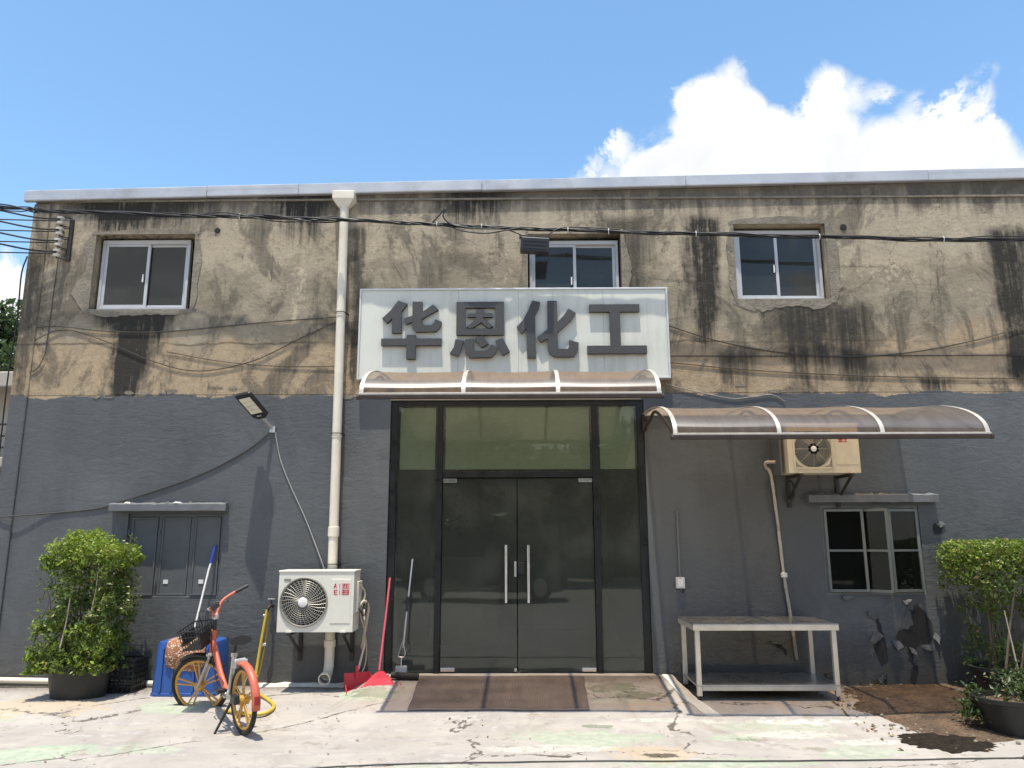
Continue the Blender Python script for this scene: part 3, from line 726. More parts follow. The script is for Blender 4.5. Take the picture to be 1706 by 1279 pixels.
for i, (P, hg, out) in enumerate((([(985, 530), (1040, 530), (1040, 568), (1020, 576), (988, 560)], (1030, 575), .035), ([(1185, 530), (1198, 600), (1165, 622), (1142, 605), (1160, 570)], (1150, 615), .05), ([(1010, 620), (1058, 655), (1000, 688), (978, 675)], (1055, 660), .05),
    ([(1090, 668), (1125, 675), (1138, 700), (1108, 722)], (1092, 668), .05), ([(1172, 705), (1195, 712), (1198, 740), (1180, 735)], (1172, 705), .04), ([(1182, 490), (1215, 500), (1205, 530), (1178, 515)], (1210, 525), .045), ([(1215, 700), (1290, 690), (1280, 725), (1240, 712)], (1250, 690), .04), ([(1300, 620), (1322, 660), (1310, 690), (1292, 660)], (1300, 640), .03),
    ([(1180, 760), (1198, 745), (1190, 790)], (1185, 785), .04), ([(1362, 110), (1388, 92), (1412, 112), (1385, 130)], (1388, 92), .012), ([(1000, 850), (1052, 825), (1046, 850), (1010, 872)], (1046, 850), .05), ([(760, 832), (800, 820), (806, 838), (770, 850)], (780, 850), .05), ([(865, 462), (905, 458), (930, 472), (880, 480)], (900, 458), .03), ([(495, 678), (540, 680), (560, 690), (520, 692)], (560, 690), .03))):
    flake(P, hg, out, i)
flake([(1155, 482), (1198, 478), (1195, 498), (1175, 502)], (1180, 500), .05, 40, 'lime_white')
# ragged paint tags and plaster knobs on the paint line
for i in range(26):
    x = random.uniform(-5.9, 6.2)
    if -2 < x < 1.9: continue
    MB().prism(blobpoly(x, 3.40 + random.uniform(-.06, .08), random.uniform(.02, .09), random.uniform(.008, .025), i + 50, 12, .6), -random.uniform(.003, .007), .001).build('render_scab', 'mortar', B)

# ------------------------------------------------------------------ yard setting pieces
# cream painted kerb beside the ramp
mb = MB(); P = [(1.62, -.05), (1.65, -.3), (1.68, -.55), (1.72, -.8), (1.78, -1.05), (1.84, -1.22)]; n = 26
pts = spline([(a, b, 0) for a, b in P], 5)
for i, q in enumerate(pts):
    u = i / (len(pts) - 1); wd = .06 + .02 * u + .01 * noise.noise((u * 9, 0, 0)); z = max(gz(q.x - .2, q.y), gz(q.x + .1, q.y)) + .012 * (1 - u); z0 = -.02
    mb.v += [(q.x - wd, q.y, z0), (q.x - wd * .9, q.y, z + .004), (q.x + wd * .9, q.y, z + .002), (q.x + wd * 1.2, q.y, z0)]
for i in range(len(pts) - 1):
    for k in range(3): mb.f.append((i * 4 + k, (i + 1) * 4 + k, (i + 1) * 4 + k + 1, i * 4 + k + 1))
mb.f += [(0, 1, 2, 3), tuple((len(pts) - 1) * 4 + k for k in (3, 2, 1, 0))]
k_ = mb.build('ramp_kerb', 'kerb_cream', smooth=50); tag(k_, 'cream painted mortar kerb running down the right side of the door ramp', 'kerb')

# ------------------------------------------------------------------ sign
SG = thing('sign_board', 'long white sign board with four dark grey Chinese characters above the glass entrance', 'sign', (-.06, -.06, 3.55))
sx0, sx1, sz0, sz1 = -1.915, 1.795, 3.545, 4.665
seams = [sx0 + .022, -.72, -.0, 1.02, sx1 - .022]
for a, b in zip(seams[:-1], seams[1:]):
    MB().box((a + .001, -.112, sz0 + .022), (b - .001, -.02, sz1 - .022)).build('sign_panel', 'sign_white', SG, bevel=.0015)
fr = MB().box((sx0, -.125, sz0), (sx1, -.012, sz0 + .022)).box((sx0, -.125, sz1 - .022), (sx1, -.012, sz1)).box((sx0, -.125, sz0 + .022), (sx0 + .022, -.012, sz1 - .022)).box((sx1 - .022, -.125, sz0 + .022), (sx1, -.012, sz1 - .022))
fr.build('sign_trim', 'sign_trim', SG, bevel=.003)
def lx(ox, X_): return -1.92 + (ox + X_ / 7.417 - 596) * .007148
def lz(Y_): return 4.665 - (490 + Y_ / 7.417 - 481) * .0074
def char(ox, strokes):
    face = MB(); side = MB()
    for i, st in enumerate(strokes):
        if len(st) == 4 and not isinstance(st[0], tuple): a, b, c_, d_ = st; st = [(a, b), (c_, b), (c_, d_), (a, d_)]
        poly = [(lx(ox, a), lz(b)) for a, b in st]; yf = -.164 - .0008 * i
        face.prism(poly, yf, yf + .006)
        cx = sum(q[0] for q in poly) / len(poly); cz = sum(q[1] for q in poly) / len(poly)
        inn = [(q[0] + (.0012 if q[0] < cx else -.0012), q[1] + (.0012 if q[1] < cz else -.0012)) for q in poly]
        side.prism(inn, yf + .006, -.1125 - .0002 * i)
    o = face.build('character', 'letter_face', SG); side.build('character_return', 'letter_side', o)
char(630, [[(245, 98), (362, 138), (290, 235), (293, 500), (175, 500), (175, 320), (110, 380), (48, 322), (150, 225)],
           [(425, 112), (543, 112), (543, 385), (580, 408), (660, 405), (700, 375), (705, 332), (790, 362), (775, 430), (720, 485), (470, 488), (425, 440)],
           [(680, 148), (750, 212), (545, 330), (345, 392), (318, 325), (430, 285), (550, 240)], (48, 570, 790, 655), (362, 525, 475, 820)])
char(630, [(972, 118, 1563, 192), (972, 192, 1085, 452), (1452, 192, 1563, 452), (972, 452, 1563, 530), (1112, 262, 1420, 310), (1218, 212, 1315, 264),
           [(1220, 300), (1312, 300), (1290, 372), (1155, 452), (1098, 432), (1205, 350)], [(1262, 362), (1318, 325), (1428, 424), (1372, 450)],
           [(965, 580), (1065, 600), (1040, 690), (1000, 790), (895, 755), (945, 680)],
           [(1080, 590), (1185, 572), (1188, 700), (1215, 725), (1340, 722), (1385, 690), (1395, 650), (1480, 680), (1465, 745), (1410, 805), (1140, 808), (1085, 750)],
           [(1200, 575), (1295, 538), (1375, 640), (1285, 685)], [(1455, 600), (1545, 570), (1635, 735), (1545, 780)]])
char(860, [[(205, 105), (308, 125), (290, 200), (240, 295), (250, 810), (140, 810), (132, 450), (70, 515), (15, 430), (90, 350), (150, 240)],
           [(393, 110), (512, 110), (517, 690), (530, 705), (640, 705), (660, 670), (660, 595), (775, 630), (768, 720), (720, 795), (660, 802), (470, 800), (410, 755), (393, 690)],
           [(655, 208), (748, 265), (690, 350), (515, 505), (310, 625), (270, 555), (390, 465), (520, 370), (590, 300)]])
char(860, [(913, 158, 1535, 250), (1165, 250, 1290, 668), (878, 668, 1610, 765)])

# ------------------------------------------------------------------ awnings
def awning(xsr, zf, label):
    L, Hh = 1.75, .46; zw = zf + Hh
    A = thing('awning', label, 'awning', ((xsr[0] + xsr[-1]) / 2, 0, zw), group='brown polycarbonate awnings')
    def arc(off=0.0, n=18, u1=math.pi / 2):
        return [(-(L + off) * math.cos(a), zf + (Hh + off) * math.sin(a)) for a in [u1 * k / n for k in range(n + 1)]]
    for xa, xb in zip(xsr[:-1], xsr[1:]):
        mb = MB(); P = arc(); nn = len(P); m_ = 10
        for i in range(m_ + 1):
            x = xa + .015 + (xb - xa - .03) * i / m_; sag = .012 * math.sin(math.pi * i / m_)
            mb.v += [(x, y, z - sag * math.sin(math.pi * k / (nn - 1))) for k, (y, z) in enumerate(P)]
        for i in range(m_):
            for k in range(nn - 1): mb.f.append((i * nn + k, i * nn + k + 1, (i + 1) * nn + k + 1, (i + 1) * nn + k))
        mb.build('awning_sheet', 'polycarbonate', A, smooth=60)
    for i, x in enumerate(xsr):
        def rib(name, mat, off, w, h):
            P = arc(off); Q = arc(off + h); mb = MB(); nn = len(P)
            for k in range(nn): mb.v += [(x - w / 2, *P[k]), (x + w / 2, *P[k]), (x + w / 2, *Q[k]), (x - w / 2, *Q[k])]
            for k in range(nn - 1):
                for j in range(4): mb.f.append((k * 4 + j, k * 4 + (j + 1) % 4, (k + 1) * 4 + (j + 1) % 4, (k + 1) * 4 + j))
            mb.f += [(3, 2, 1, 0), tuple((nn - 1) * 4 + j for j in range(4))]
            return mb.build(name, mat, A, smooth=40)
        rib('rib', 'awning_alu', .003, .040, .010)
        rb = MB()
        arm = spline([(x, -.02, zf + .28), (x, -.12, zf + .31), (x, -.35, zf + .33), (x, -.8, zf + Hh * .86 - .03), (x, -L + .02, zf - .01)], 8)
        rb.tube(arm, .017, 8); rb.box((x - .025, -.03, zf + .27), (x + .025, -.002, zf + Hh - .02)); rb.tube([(x, -.02, zf + Hh - .05), (x, -.35, zf + .33)], .014, 6)
        rb.build('bracket', 'awning_dark', A, smooth=40)
    MB().box((xsr[0] - .03, -L - .028, zf - .055), (xsr[-1] + .03, -L + .012, zf - .014)).build('front_bar', 'awning_dark', A, bevel=.006)
    MB().box((xsr[0] - .025, -L - .024, zf - .0135), (xsr[-1] + .025, -L + .006, zf + .006)).build('front_trim', 'awning_alu', A, bevel=.003)
    MB().box((xsr[0], -.03, zw - .014), (xsr[-1], -.002, zw + .018)).build('wall_strip', 'awning_alu', A, bevel=.003)
    for x in (xsr[0] - .032, xsr[-1] + .032): MB().lathe([(.026, -.012), (.026, .012)], (x, -L - .008, zf - .035), 10, 'X').build('bar_cap', 'awning_dark', A)
awning([-1.512, -.531, .378, 1.344], 3.066, 'brown translucent awning with four pale ribs over the glass entrance doors')
awning([1.482, 2.463, 3.436, 4.423], 2.667, 'longer brown translucent awning on the right above the workbench and casement window')

# ------------------------------------------------------------------ downpipe
D = thing('downpipe', 'cream plastic rainwater downpipe with square hopper running down the front wall', 'downpipe', (-2.12, -.08, .1))
mb = MB(); hz = 5.93
prof = [(.125, hz), (.135, hz - .01), (.135, hz - .10), (.10, hz - .15), (.062, hz - .20)]
for hw, z in prof: mb.v += [(-2.16 - hw, -.082 - hw * .6, z), (-2.16 + hw, -.082 - hw * .6, z), (-2.16 + hw, -.082 + hw * .6, z), (-2.16 - hw, -.082 + hw * .6, z)]
for i in range(len(prof) - 1):
    for k in range(4): mb.f.append((i * 4 + k, (i + 1) * 4 + k, (i + 1) * 4 + (k + 1) % 4, i * 4 + (k + 1) % 4))
mb.f += [(0, 1, 2, 3), tuple(16 + k for k in (3, 2, 1, 0))]
mb.build('hopper', 'pvc', D, bevel=.008)
def pxp(z): return -2.108 + (-2.157 + 2.108) * (z - .3) / 5.44
MB().tube([(pxp(z), -.075, z) for z in (5.75, 4.5, 3, 1.6, .42)] + [(pxp(.3), -.085, .33), (pxp(.25), -.12, .265), (pxp(.25), -.19, .235)], .054, 20, caps=False).build('pipe', 'pvc', D, smooth=50)
for z, r, h in ((4.34, .060, .02), (2.87, .060, .018), (1.78, .064, .11), (.56, .064, .08)):
    MB().lathe([(r - .006, -h / 2), (r, -h / 2 + .004), (r, h / 2 - .004), (r - .006, h / 2)], (pxp(z), -.075, z), 20).build('pipe_collar', 'pvc', D, smooth=30)
for z in (4.36, 2.89, 1.40):
    MB().tube([(pxp(z) + .062 * math.cos(a), -.075 + .062 * math.sin(a), z + .018) for a in [2 * math.pi * k / 20 for k in range(20)]], .005, 5, closed=True).bar((pxp(z) + .06, -.07, z + .018), (pxp(z) + .075, 0, z + .018), .01, .012).build('pipe_clip', 'bracket_dark', D)
mb = MB().lathe([(.066, 0), (.066, .05), (.056, .052), (.056, .004)], (pxp(.25), -.235, .225), 22, 'Y', mat=R3(rx=12)); mb.f = mb.f[:-2]
mb.build('outlet', 'pvc', D, smooth=30)

# ------------------------------------------------------------------ air conditioners
def aircon(name, label, x0, x1, z0, z1, yf, dep, fc_, fr_, mat, square, logo, pcol):
    A = thing(name, label, 'air conditioner', ((x0 + x1) / 2, yf + dep / 2, z0), group='air conditioner outdoor units')
    n = 40; cx, cz = fc_
    fm = MB()   # front plate with a round opening
    ring = [(cx + fr_ * math.cos(2 * math.pi * k / n), cz + fr_ * math.sin(2 * math.pi * k / n)) for k in range(n)]
    outer = []
    for k in range(n):
        a = 2 * math.pi * k / n; dx, dz = math.cos(a), math.sin(a)
        tx = ((x1 - cx) / dx if dx > 1e-6 else (x0 - cx) / dx if dx < -1e-6 else 1e9); tz = ((z1 - cz) / dz if dz > 1e-6 else (z0 - cz) / dz if dz < -1e-6 else 1e9)
        q = min(tx, tz); outer.append((cx + dx * q, cz + dz * q))
    fm.v = [(a, yf, b) for a, b in ring] + [(a, yf, b) for a, b in outer] + [(a, yf + .05, b) for a, b in ring]
    fm.f = [(k, (k + 1) % n, n + (k + 1) % n, n + k) for k in range(n)] + [(k, 2 * n + k, 2 * n + (k + 1) % n, (k + 1) % n) for k in range(n)]
    # corner fill triangles
    for (cxn, czn) in ((x0, z0), (x1, z0), (x1, z1), (x0, z1)):
        ks = sorted(range(n), key=lambda k: (outer[k][0] - cxn) ** 2 + (outer[k][1] - czn) ** 2)[:6]
        on_x = min((k for k in ks if abs(outer[k][0] - cxn) < 1e-5), key=lambda k: abs(outer[k][1] - czn), default=None); on_z = min((k for k in ks if abs(outer[k][1] - czn) < 1e-5), key=lambda k: abs(outer[k][0] - cxn), default=None)
        if on_x is not None and on_z is not None and on_x != on_z:
            fm.v.append((cxn, yf, czn)); fm.f.append((n + on_x, n + on_z, len(fm.v) - 1))
    fm.build('front_plate', mat, A)
    yb = yf + dep
    MB().add([(x0, yf, z0), (x1, yf, z0), (x1, yf, z1), (x0, yf, z1), (x0, yb, z0), (x1, yb, z0), (x1, yb, z1), (x0, yb, z1)], [(0, 4, 5, 1), (1, 5, 6, 2), (3, 0, 4, 7)[::-1], (4, 7, 6, 5)]).build('casing', mat, A)
    MB().box((x0 - .008, yf - .008, z1 + .001), (x1 + .008, yb + .004, z1 + .022)).build('top_cover', mat, A, bevel=.006)
    MB().lathe([(fr_ * .99, 0), (fr_ * .99, .002)], (cx, yf + .09, cz), 36, 'Y').build('fan_void', 'void', A)
    fb = MB()
    for k in range(3):
        a0 = k * 2.094 + .4; pts = []
        for i in range(7):
            u = i / 6; pts.append((a0 + .9 * u, .06, fr_ * .92, yf + .075 - .03 * u))
        o = len(fb.v)
        for a, ra, rb, yy in pts: fb.v += [(cx + ra * math.cos(a), yy, cz + ra * math.sin(a)), (cx + rb * math.cos(a), yy, cz + rb * math.sin(a))]
        for i in range(6): fb.f.append((o + 2 * i, o + 2 * i + 1, o + 2 * i + 3, o + 2 * i + 2))
    fb.build('fan', 'fan_blade', A)
    gr = MB(); nring = 9 if not square else 12; dome = .03
    def gy(r): return yf - .004 - dome * (1 - (r / fr_) ** 2)
    for i in range(1, nring + 1):
        r = .055 + (fr_ - .06) * i / nring
        gr.tube([(cx + r * math.cos(a), gy(r), cz + r * math.sin(a)) for a in [2 * math.pi * k / 32 for k in range(32)]], .0022, 4, closed=True)
    for k in range(32 if not square else 8):
        a = 2 * math.pi * k / (32 if not square else 8); tw = .35 if not square else 0
        gr.tube([(cx + r * math.cos(a + tw * r / fr_), gy(r), cz + r * math.sin(a + tw * r / fr_)) for r in (.05, fr_ * .35, fr_ * .7, fr_ * .99)], .0026, 4)
    gr.build('fan_grille', pcol, A, smooth=60)
    if square:
        e = fr_ + .012; q = MB()
        for a_, b_ in (((cx - e, cz - e), (cx + e, cz - e + .016)), ((cx - e, cz + e - .016), (cx + e, cz + e)), ((cx - e, cz - e + .016), (cx - e + .016, cz + e - .016)), ((cx + e - .016, cz - e + .016), (cx + e, cz + e - .016))):
            q.box((a_[0], yf - .012, a_[1]), (b_[0], yf - .001, b_[1]))
        q.build('grille_frame', mat, A)
        for sx_ in (-1, 1):
            for sz_ in (-1, 1):
                MB().prism([(cx + sx_ * (e - .018), cz + sz_ * (e - .018)), (cx + sx_ * (e - .018), cz + sz_ * (e - .10)), (cx + sx_ * (e - .045), cz + sz_ * (e - .045)), (cx + sx_ * (e - .10), cz + sz_ * (e - .018))], yf - .006, yf - .001).build('corner_vane', 'grille_frame', A)
    else:
        MB().tube([(cx + (fr_ + .006) * math.cos(a), yf - .006, cz + (fr_ + .006) * math.sin(a)) for a in [2 * math.pi * k / 40 for k in range(40)]], .009, 8, closed=True).build('grille_rim', 'grille_frame', A, smooth=60)
        MB().box((x0 + .055, yf - .004, z1 - .09), (x0 + .125, yf - .0005, z1 - .065)).build('rating_label', 'grille_frame', A)
    MB().lathe([(.052 if not square else .032, 0), (.050 if not square else .030, .006), (.03 if not square else .02, .012)], (cx, yf - .036, cz), 24, 'Y').build('hub_disc', 'hub_white', A, smooth=40)
    # raised access panel
    px0, px1 = cx + fr_ + .045, x1 - .03
    MB().box((px0, yf - .005, z0 + .09), (px1, yf + .002, z1 - .07)).build('access_panel', mat, A, bevel=.004)
    lg = MB()
    for (a, b, c_, d_, rot) in logo: lg.box((a - c_ / 2, yf - .0075, b - d_ / 2), (a + c_ / 2, yf - .0052, b + d_ / 2), R3(ry=rot))
    lg.build('maker_lettering', 'ac_mark', A)
    # service side with valve cover
    MB().box((x1 + .001, yf + .10, z1 - .42 if z1 - z0 > .6 else z0 + .1), (x1 + .03, yb - .02, z1 - .10)).build('valve_cover', mat, A, bevel=.006)
    for bx in (x0 + .13, x1 - .10):
        bk = MB(); bk.box((bx - .02, yf - .02, z0 - .034), (bx + .02, -.005, z0 - .004)); bk.box((bx - .02, -.03, z0 - .36), (bx + .02, -.002, z0 - .034)); bk.bar((bx, yf + .03, z0 - .03), (bx, -.02, z0 - .27), .03, .012)
        bk.build('wall_bracket', 'bracket_dark', A)
        MB().box((bx - .03, yf - .015, z0 - .0035), (bx + .03, yf + .035, z0 + .012)).build('foot', mat, A)
    return A
def glyph(x, z, w, h, strokes, s=.008):
    out = []
    for (a, b, c_, d_) in strokes:
        X0, Z0, X1, Z1 = x + a * w, z + b * h, x + c_ * w, z + d_ * h
        L_ = math.hypot(X1 - X0, Z1 - Z0); out.append(((X0 + X1) / 2, (Z0 + Z1) / 2, L_ + s * .6, s, -math.degrees(math.atan2(Z1 - Z0, X1 - X0))))
    return out
A_ = [(0, 0, .4, 1), (.4, 1, .55, 1), (.55, 1, .7, 0), (.2, .4, .65, .4)]; I_ = [(.5, 0, .5, .7), (.5, .9, .5, 1)]; E_ = [(0, 0, 0, 1), (0, 0, 1, 0), (0, .5, .8, .5), (0, 1, 1, 1)]; Z_ = [(0, 0, 1, 0), (0, 1, 1, 1), (.5, 0, .6, 1), (.1, .55, .9, .55)]; T_ = [(0, 1, 1, 1), (.5, 0, .5, 1), (0, 0, 1, 0), (0, .5, 1, .5), (1, 0, 1, 1)]
logo1 = []
for i, gch in enumerate((A_, I_, Z_, E_)): logo1 += glyph(-1.99 + i * .044, 1.182, .036, .042, gch)
for i, gch in enumerate((E_, I_, T_, T_)): logo1 += glyph(-1.985 + i * .041, 1.118, .033, .042, gch)
logo2 = []
for i, gch in enumerate((T_, E_, Z_)): logo2 += glyph(3.55 + i * .035, 2.745, .028, .05, gch)
AC1 = aircon('air_conditioner', 'white air conditioner outdoor unit low on the wall beside the red broom', -2.584, -1.776, .728, 1.345, -.50, .32, (-2.309, 1.037), .245, 'ac_white', False, logo1, 'grille_wire')
AC2 = aircon('air_conditioner', 'yellowed cream air conditioner outdoor unit tucked under the long right awning', 2.985, 3.778, 2.40, 2.93, -.45, .30, (3.262, 2.664), .205, 'ac_cream', True, logo2, 'grille_wire')
# rear side board and rubber loop on the cream unit
MB().box((2.925, -.36, 2.40), (2.945, -.10, 2.95)).build('side_guard', 'grey_paint', AC2)
MB().tube([(3.04 + .055 * math.cos(a) + .015 * math.sin(a), -.25, 2.20 + .125 * math.sin(a)) for a in [2 * math.pi * k / 20 for k in range(20)]], .012, 7, closed=True).build('hanging_hose', 'rubber', AC2, smooth=60)
# taped pipes on the white unit
MB().tube(spline([(-1.745, -.33, .98), (-1.70, -.30, 1.03), (-1.665, -.24, .96), (-1.68, -.22, .82), (-1.71, -.20, .64), (-1.74, -.12, .52), (-1.75, .0, .50)], 6), .017, 9).build('taped_pipe', 'insul_tape', AC1, smooth=60)
MB().tube(spline([(-1.745, -.30, 1.2), (-1.70, -.26, 1.1), (-1.735, -.3, .9), (-1.70, -.2, .7), (-1.69, -.12, .45), (-1.72, -.16, .28), (-1.82, -.2, .18), (-1.95, -.26, .15)], 6), .009, 6).build('drain_hose', 'insul_tape', AC1, smooth=60)
MB().tube(spline([(-1.745, -.36, .96), (-1.69, -.34, .88), (-1.665, -.3, .99), (-1.69, -.26, 1.04), (-1.73, -.3, .92)], 6), .008, 6).build('power_cable', 'cable_black', AC1, smooth=60)

# ------------------------------------------------------------------ wall fittings
Dp = thing('drain_pipe', 'thin peeling rust stained pipe running down from the upper air conditioner to behind the bench', 'pipe', (2.95, -.05, .4))
dp = spline([(2.93, -.20, 2.545), (2.85, -.10, 2.55), (2.86, -.05, 2.50), (2.915, -.04, 2.40), (2.955, -.035, 1.9), (2.985, -.035, 1.3), (3.03, -.04, .8), (3.06, -.04, .38)], 8)
MB().tube([q + Vector((.004 * noise.noise((q.z * 9, 0, 0)), 0, 0)) for q in dp], [.018 + .004 * noise.noise((q.z * 15, 2, 0)) for q in dp], 10).build('pipe', 'rust_pipe', Dp, smooth=60)
MB().lathe([(.022, -.03), (.036, -.022), (.036, .022), (.022, .03)], (2.988, -.036, 1.285), 14).build('pipe_joint', 'lime_white', Dp, smooth=40)
Cn = thing('conduit', 'short grey wall conduit ending in a small switch box left of the bench', 'conduit', (1.82, -.02, 1.1))
MB().tube([(1.815, -.014, 2.01), (1.818, -.014, 1.26)], .013, 10).build('pipe', 'lintel_paint', Cn, smooth=40)
MB().box((1.765, -.05, 1.14), (1.865, -.001, 1.265)).build('switch_box', 'sign_trim', Cn, bevel=.008)
MB().box((1.785, -.054, 1.16), (1.845, -.0505, 1.245)).build('box_lid', 'hub_white', Cn, bevel=.002)
MB().tube([(1.845, -.02, 1.14), (1.847, -.02, 1.09)], .008, 6).build('cable_stub', 'cable_black', Cn)

FL = thing('flood_light', 'black solar flood lamp on a pale arm fixed to the left wall', 'lamp', (-2.9, 0, 2.97))
u = Vector((-.38, -.68, .56)).normalized(); wv = Vector((.95, -.31, 0)).normalized(); wv = (wv - u * wv.dot(u)).normalized(); nv = wv.cross(u).normalized()
if nv.z > 0: nv = -nv
base = Vector((-2.908, -.01, 2.972))
def fbox(u0, u1, w0, w1, n0, n1):
    mb = MB(); c_ = base
    vs = [c_ + u * a + wv * b + nv * d for a in (u0, u1) for b, d in ((w0, n0), (w1, n0), (w1, n1), (w0, n1))]
    return mb.add(vs, [(0, 1, 2, 3), (7, 6, 5, 4), (0, 4, 5, 1), (1, 5, 6, 2), (2, 6, 7, 3), (3, 7, 4, 0)])
mb = MB(); prof = [(.20, .05), (.24, .11), (.58, .115), (.60, .10)]
for a, hw in prof:
    for sgn, d in ((-1, -.022), (1, -.022), (1, .022), (-1, .022)): mb.v.append(tuple(base + u * a + wv * sgn * hw + nv * d))
for i in range(3):
    for k in range(4): mb.f.append((i * 4 + k, (i + 1) * 4 + k, (i + 1) * 4 + (k + 1) % 4, i * 4 + (k + 1) % 4))
mb.f += [(0, 1, 2, 3), (15, 14, 13, 12)]
head = mb.build('lamp_head', 'lamp_black', FL, bevel=.008)
for i in range(4):
    for j in range(3): fbox(.30 + i * .062, .357 + i * .062, -.082 + j * .056, -.03 + j * .056, .0225, .027).build('led_tile', 'led', head)
fbox(.245, .265, -.03, .03, .0225, .028).build('motion_sensor', 'galvanised', head)
fbox(.0, .22, -.018, .018, -.014, .014).build('arm', 'galvanised', FL, bevel=.004)
MB().box((-2.94, -.03, 2.93), (-2.875, -.002, 3.0)).build('mount_plate', 'galvanised', FL, bevel=.004)

def wire(name, pts, r, mat, label, cat='wire', n=8):
    q = spline(pts, n); o = MB().tube(q, r, 5).build(name, mat, smooth=70); return tag(o, label, cat)
wire('lamp_cable', [(-2.91, -.012, 2.96), (-3.2, -.01, 2.72), (-3.7, -.01, 2.45), (-4.25, -.01, 2.25), (-4.62, -.012, 2.135), (-4.9, -.01, 2.05), (-5.4, -.01, 2.0), (-6.05, -.03, 1.95), (-6.4, .3, 1.93)], .008, 'wire_grey', 'grey cable sagging along the wall from the flood lamp to the left corner')
wire('lamp_cable', [(-2.88, -.012, 2.95), (-2.80, -.01, 2.62), (-2.66, -.01, 2.30), (-2.48, -.01, 1.95), (-2.30, -.02, 1.55), (-2.22, -.03, 1.36)], .0065, 'wire_pale', 'thin pale cable dropping from the flood lamp towards the white air conditioner')
wire('wall_wire', [(-6.1, .02, 4.20), (-5.65, -.012, 4.245), (-5.0, -.012, 4.18), (-4.3, -.012, 4.17), (-3.2, -.012, 4.27), (-2.13, -.02, 4.35)], .0055, 'wire_grey', 'upper of the thin wires strung from the left corner to the downpipe')
wire('wall_wire', [(-6.14, .1, 3.85), (-5.85, -.012, 4.08), (-5.5, -.012, 4.20), (-5.0, -.012, 4.05), (-4.4, -.012, 3.80), (-3.85, -.012, 3.68), (-3.2, -.012, 3.80), (-2.6, -.012, 4.10), (-2.13, -.02, 4.32)], .0055, 'wire_grey', 'long sagging wire crossing the soot streak below the left upper window')
wire('wall_wire', [(-4.25, -.010, 3.92), (-3.6, -.010, 3.80), (-2.9, -.010, 3.735), (-2.13, -.015, 3.73)], .005, 'wire_grey', 'short faint wire meeting the downpipe at mid height')
wire('wall_wire', [(-5.70, -.012, 5.10), (-5.71, -.012, 4.6), (-5.72, -.012, 3.98), (-5.73, -.02, 3.86), (-5.82, -.012, 3.70), (-6.05, -.012, 3.60)], .005, 'wire_grey', 'hanging wire below the insulators at the left corner')
wire('wall_wire', [(-6.1, .0, 5.15), (-6.13, -.02, 4.9), (-6.11, -.02, 4.3), (-6.14, -.01, 3.6), (-6.12, .0, 2.2)], .009, 'cable_black', 'black wire running down the left building corner')
wire('wall_wire', [(1.80, -.012, 4.22), (2.4, -.012, 4.02), (3.1, -.012, 3.88), (3.9, -.012, 3.82), (4.7, -.012, 3.87), (5.5, -.012, 4.02), (6.4, -.012, 4.25), (8, -.012, 4.5)], .0065, 'wire_grey', 'highest sagging wire right of the sign')
wire('wall_wire', [(1.80, -.010, 3.84), (3.5, -.010, 3.83), (5, -.010, 3.83), (6.5, -.010, 3.84), (8.5, -.01, 3.9)], .0055, 'wire_grey', 'middle nearly level wire right of the sign')
wire('wall_wire', [(1.80, -.010, 3.76), (2.8, -.010, 3.66), (4.0, -.010, 3.59), (5.2, -.010, 3.555), (6.5, -.010, 3.54), (8.5, -.01, 3.55)], .0055, 'wire_grey', 'lowest wire right of the sign just above the grey paint')
wire('wall_wire', [(1.75, -.012, 3.50), (2.0, -.012, 3.43), (2.5, -.012, 3.32), (2.75, -.012, 3.335), (3.0, -.012, 3.36), (3.15, -.012, 3.28)], .005, 'wire_pale', 'loose pale wire end above the right awning')
# rack of insulators
IN = thing('insulator_rack', 'vertical steel rack of four white porcelain insulators at the upper left corner', 'insulator', (-5.66, 0, 5.1))
MB().box((-5.60, -.03, 5.08), (-5.555, -.001, 5.62)).build('rack_bar', 'bracket_dark', IN)
inz = [5.575, 5.435, 5.29, 5.15]
for z in inz:
    MB().lathe([(.02, -.05), (.045, -.045), (.045, -.02), (.028, -.01), (.028, .01), (.045, .02), (.045, .045), (.02, .05)], (-5.67, -.10, z), 14).build('spool', 'porcelain', IN, smooth=30)
    MB().tube([(-5.67, -.10, z - .065), (-5.67, -.10, z + .065)], .008, 6).bar((-5.67, -.10, z - .06), (-5.58, -.015, z - .06), .02, .006).bar((-5.67, -.10, z + .06), (-5.58, -.015, z + .06), .02, .006).build('spool_pin', 'bracket_dark', IN)
# utility poles out of shot carry the cable ends
def pole(x, label):
    P = thing('utility_pole', label, 'pole', (x, -.6, 0))
    MB().lathe([(.16, -.2), (.15, .5), (.10, 7.5), (.02, 7.52)], (x, -.6, 0), 16).build('shaft', 'mortar', P, smooth=40)
    MB().box((x - .06, -1.3, 5.7), (x + .06, .1, 5.78)).build('cross_arm', 'bracket_dark', P)
pole(-14, 'concrete utility pole left of the building carrying the cable bundle')
pole(14, 'concrete utility pole right of the building carrying the cable bundle')
CB = thing('cable_bundle', 'thick black bundle of overhead cables strung across the whole upper facade', 'cable', (0, -.3, 5.3))
main = [(-14, -.6, 5.85), (-10, -.45, 5.72), (-6.308, -.30, 5.669), (-5.678, -.28, 5.626), (-3.9, -.28, 5.555), (-2.096, -.30, 5.478), (-.9, -.30, 5.405), (-.022, -.30, 5.357), (1.6, -.30, 5.29), (3.6, -.30, 5.225), (6.027, -.32, 5.167), (9.5, -.42, 5.2), (14, -.6, 5.65)]
mq = spline(main, 14)
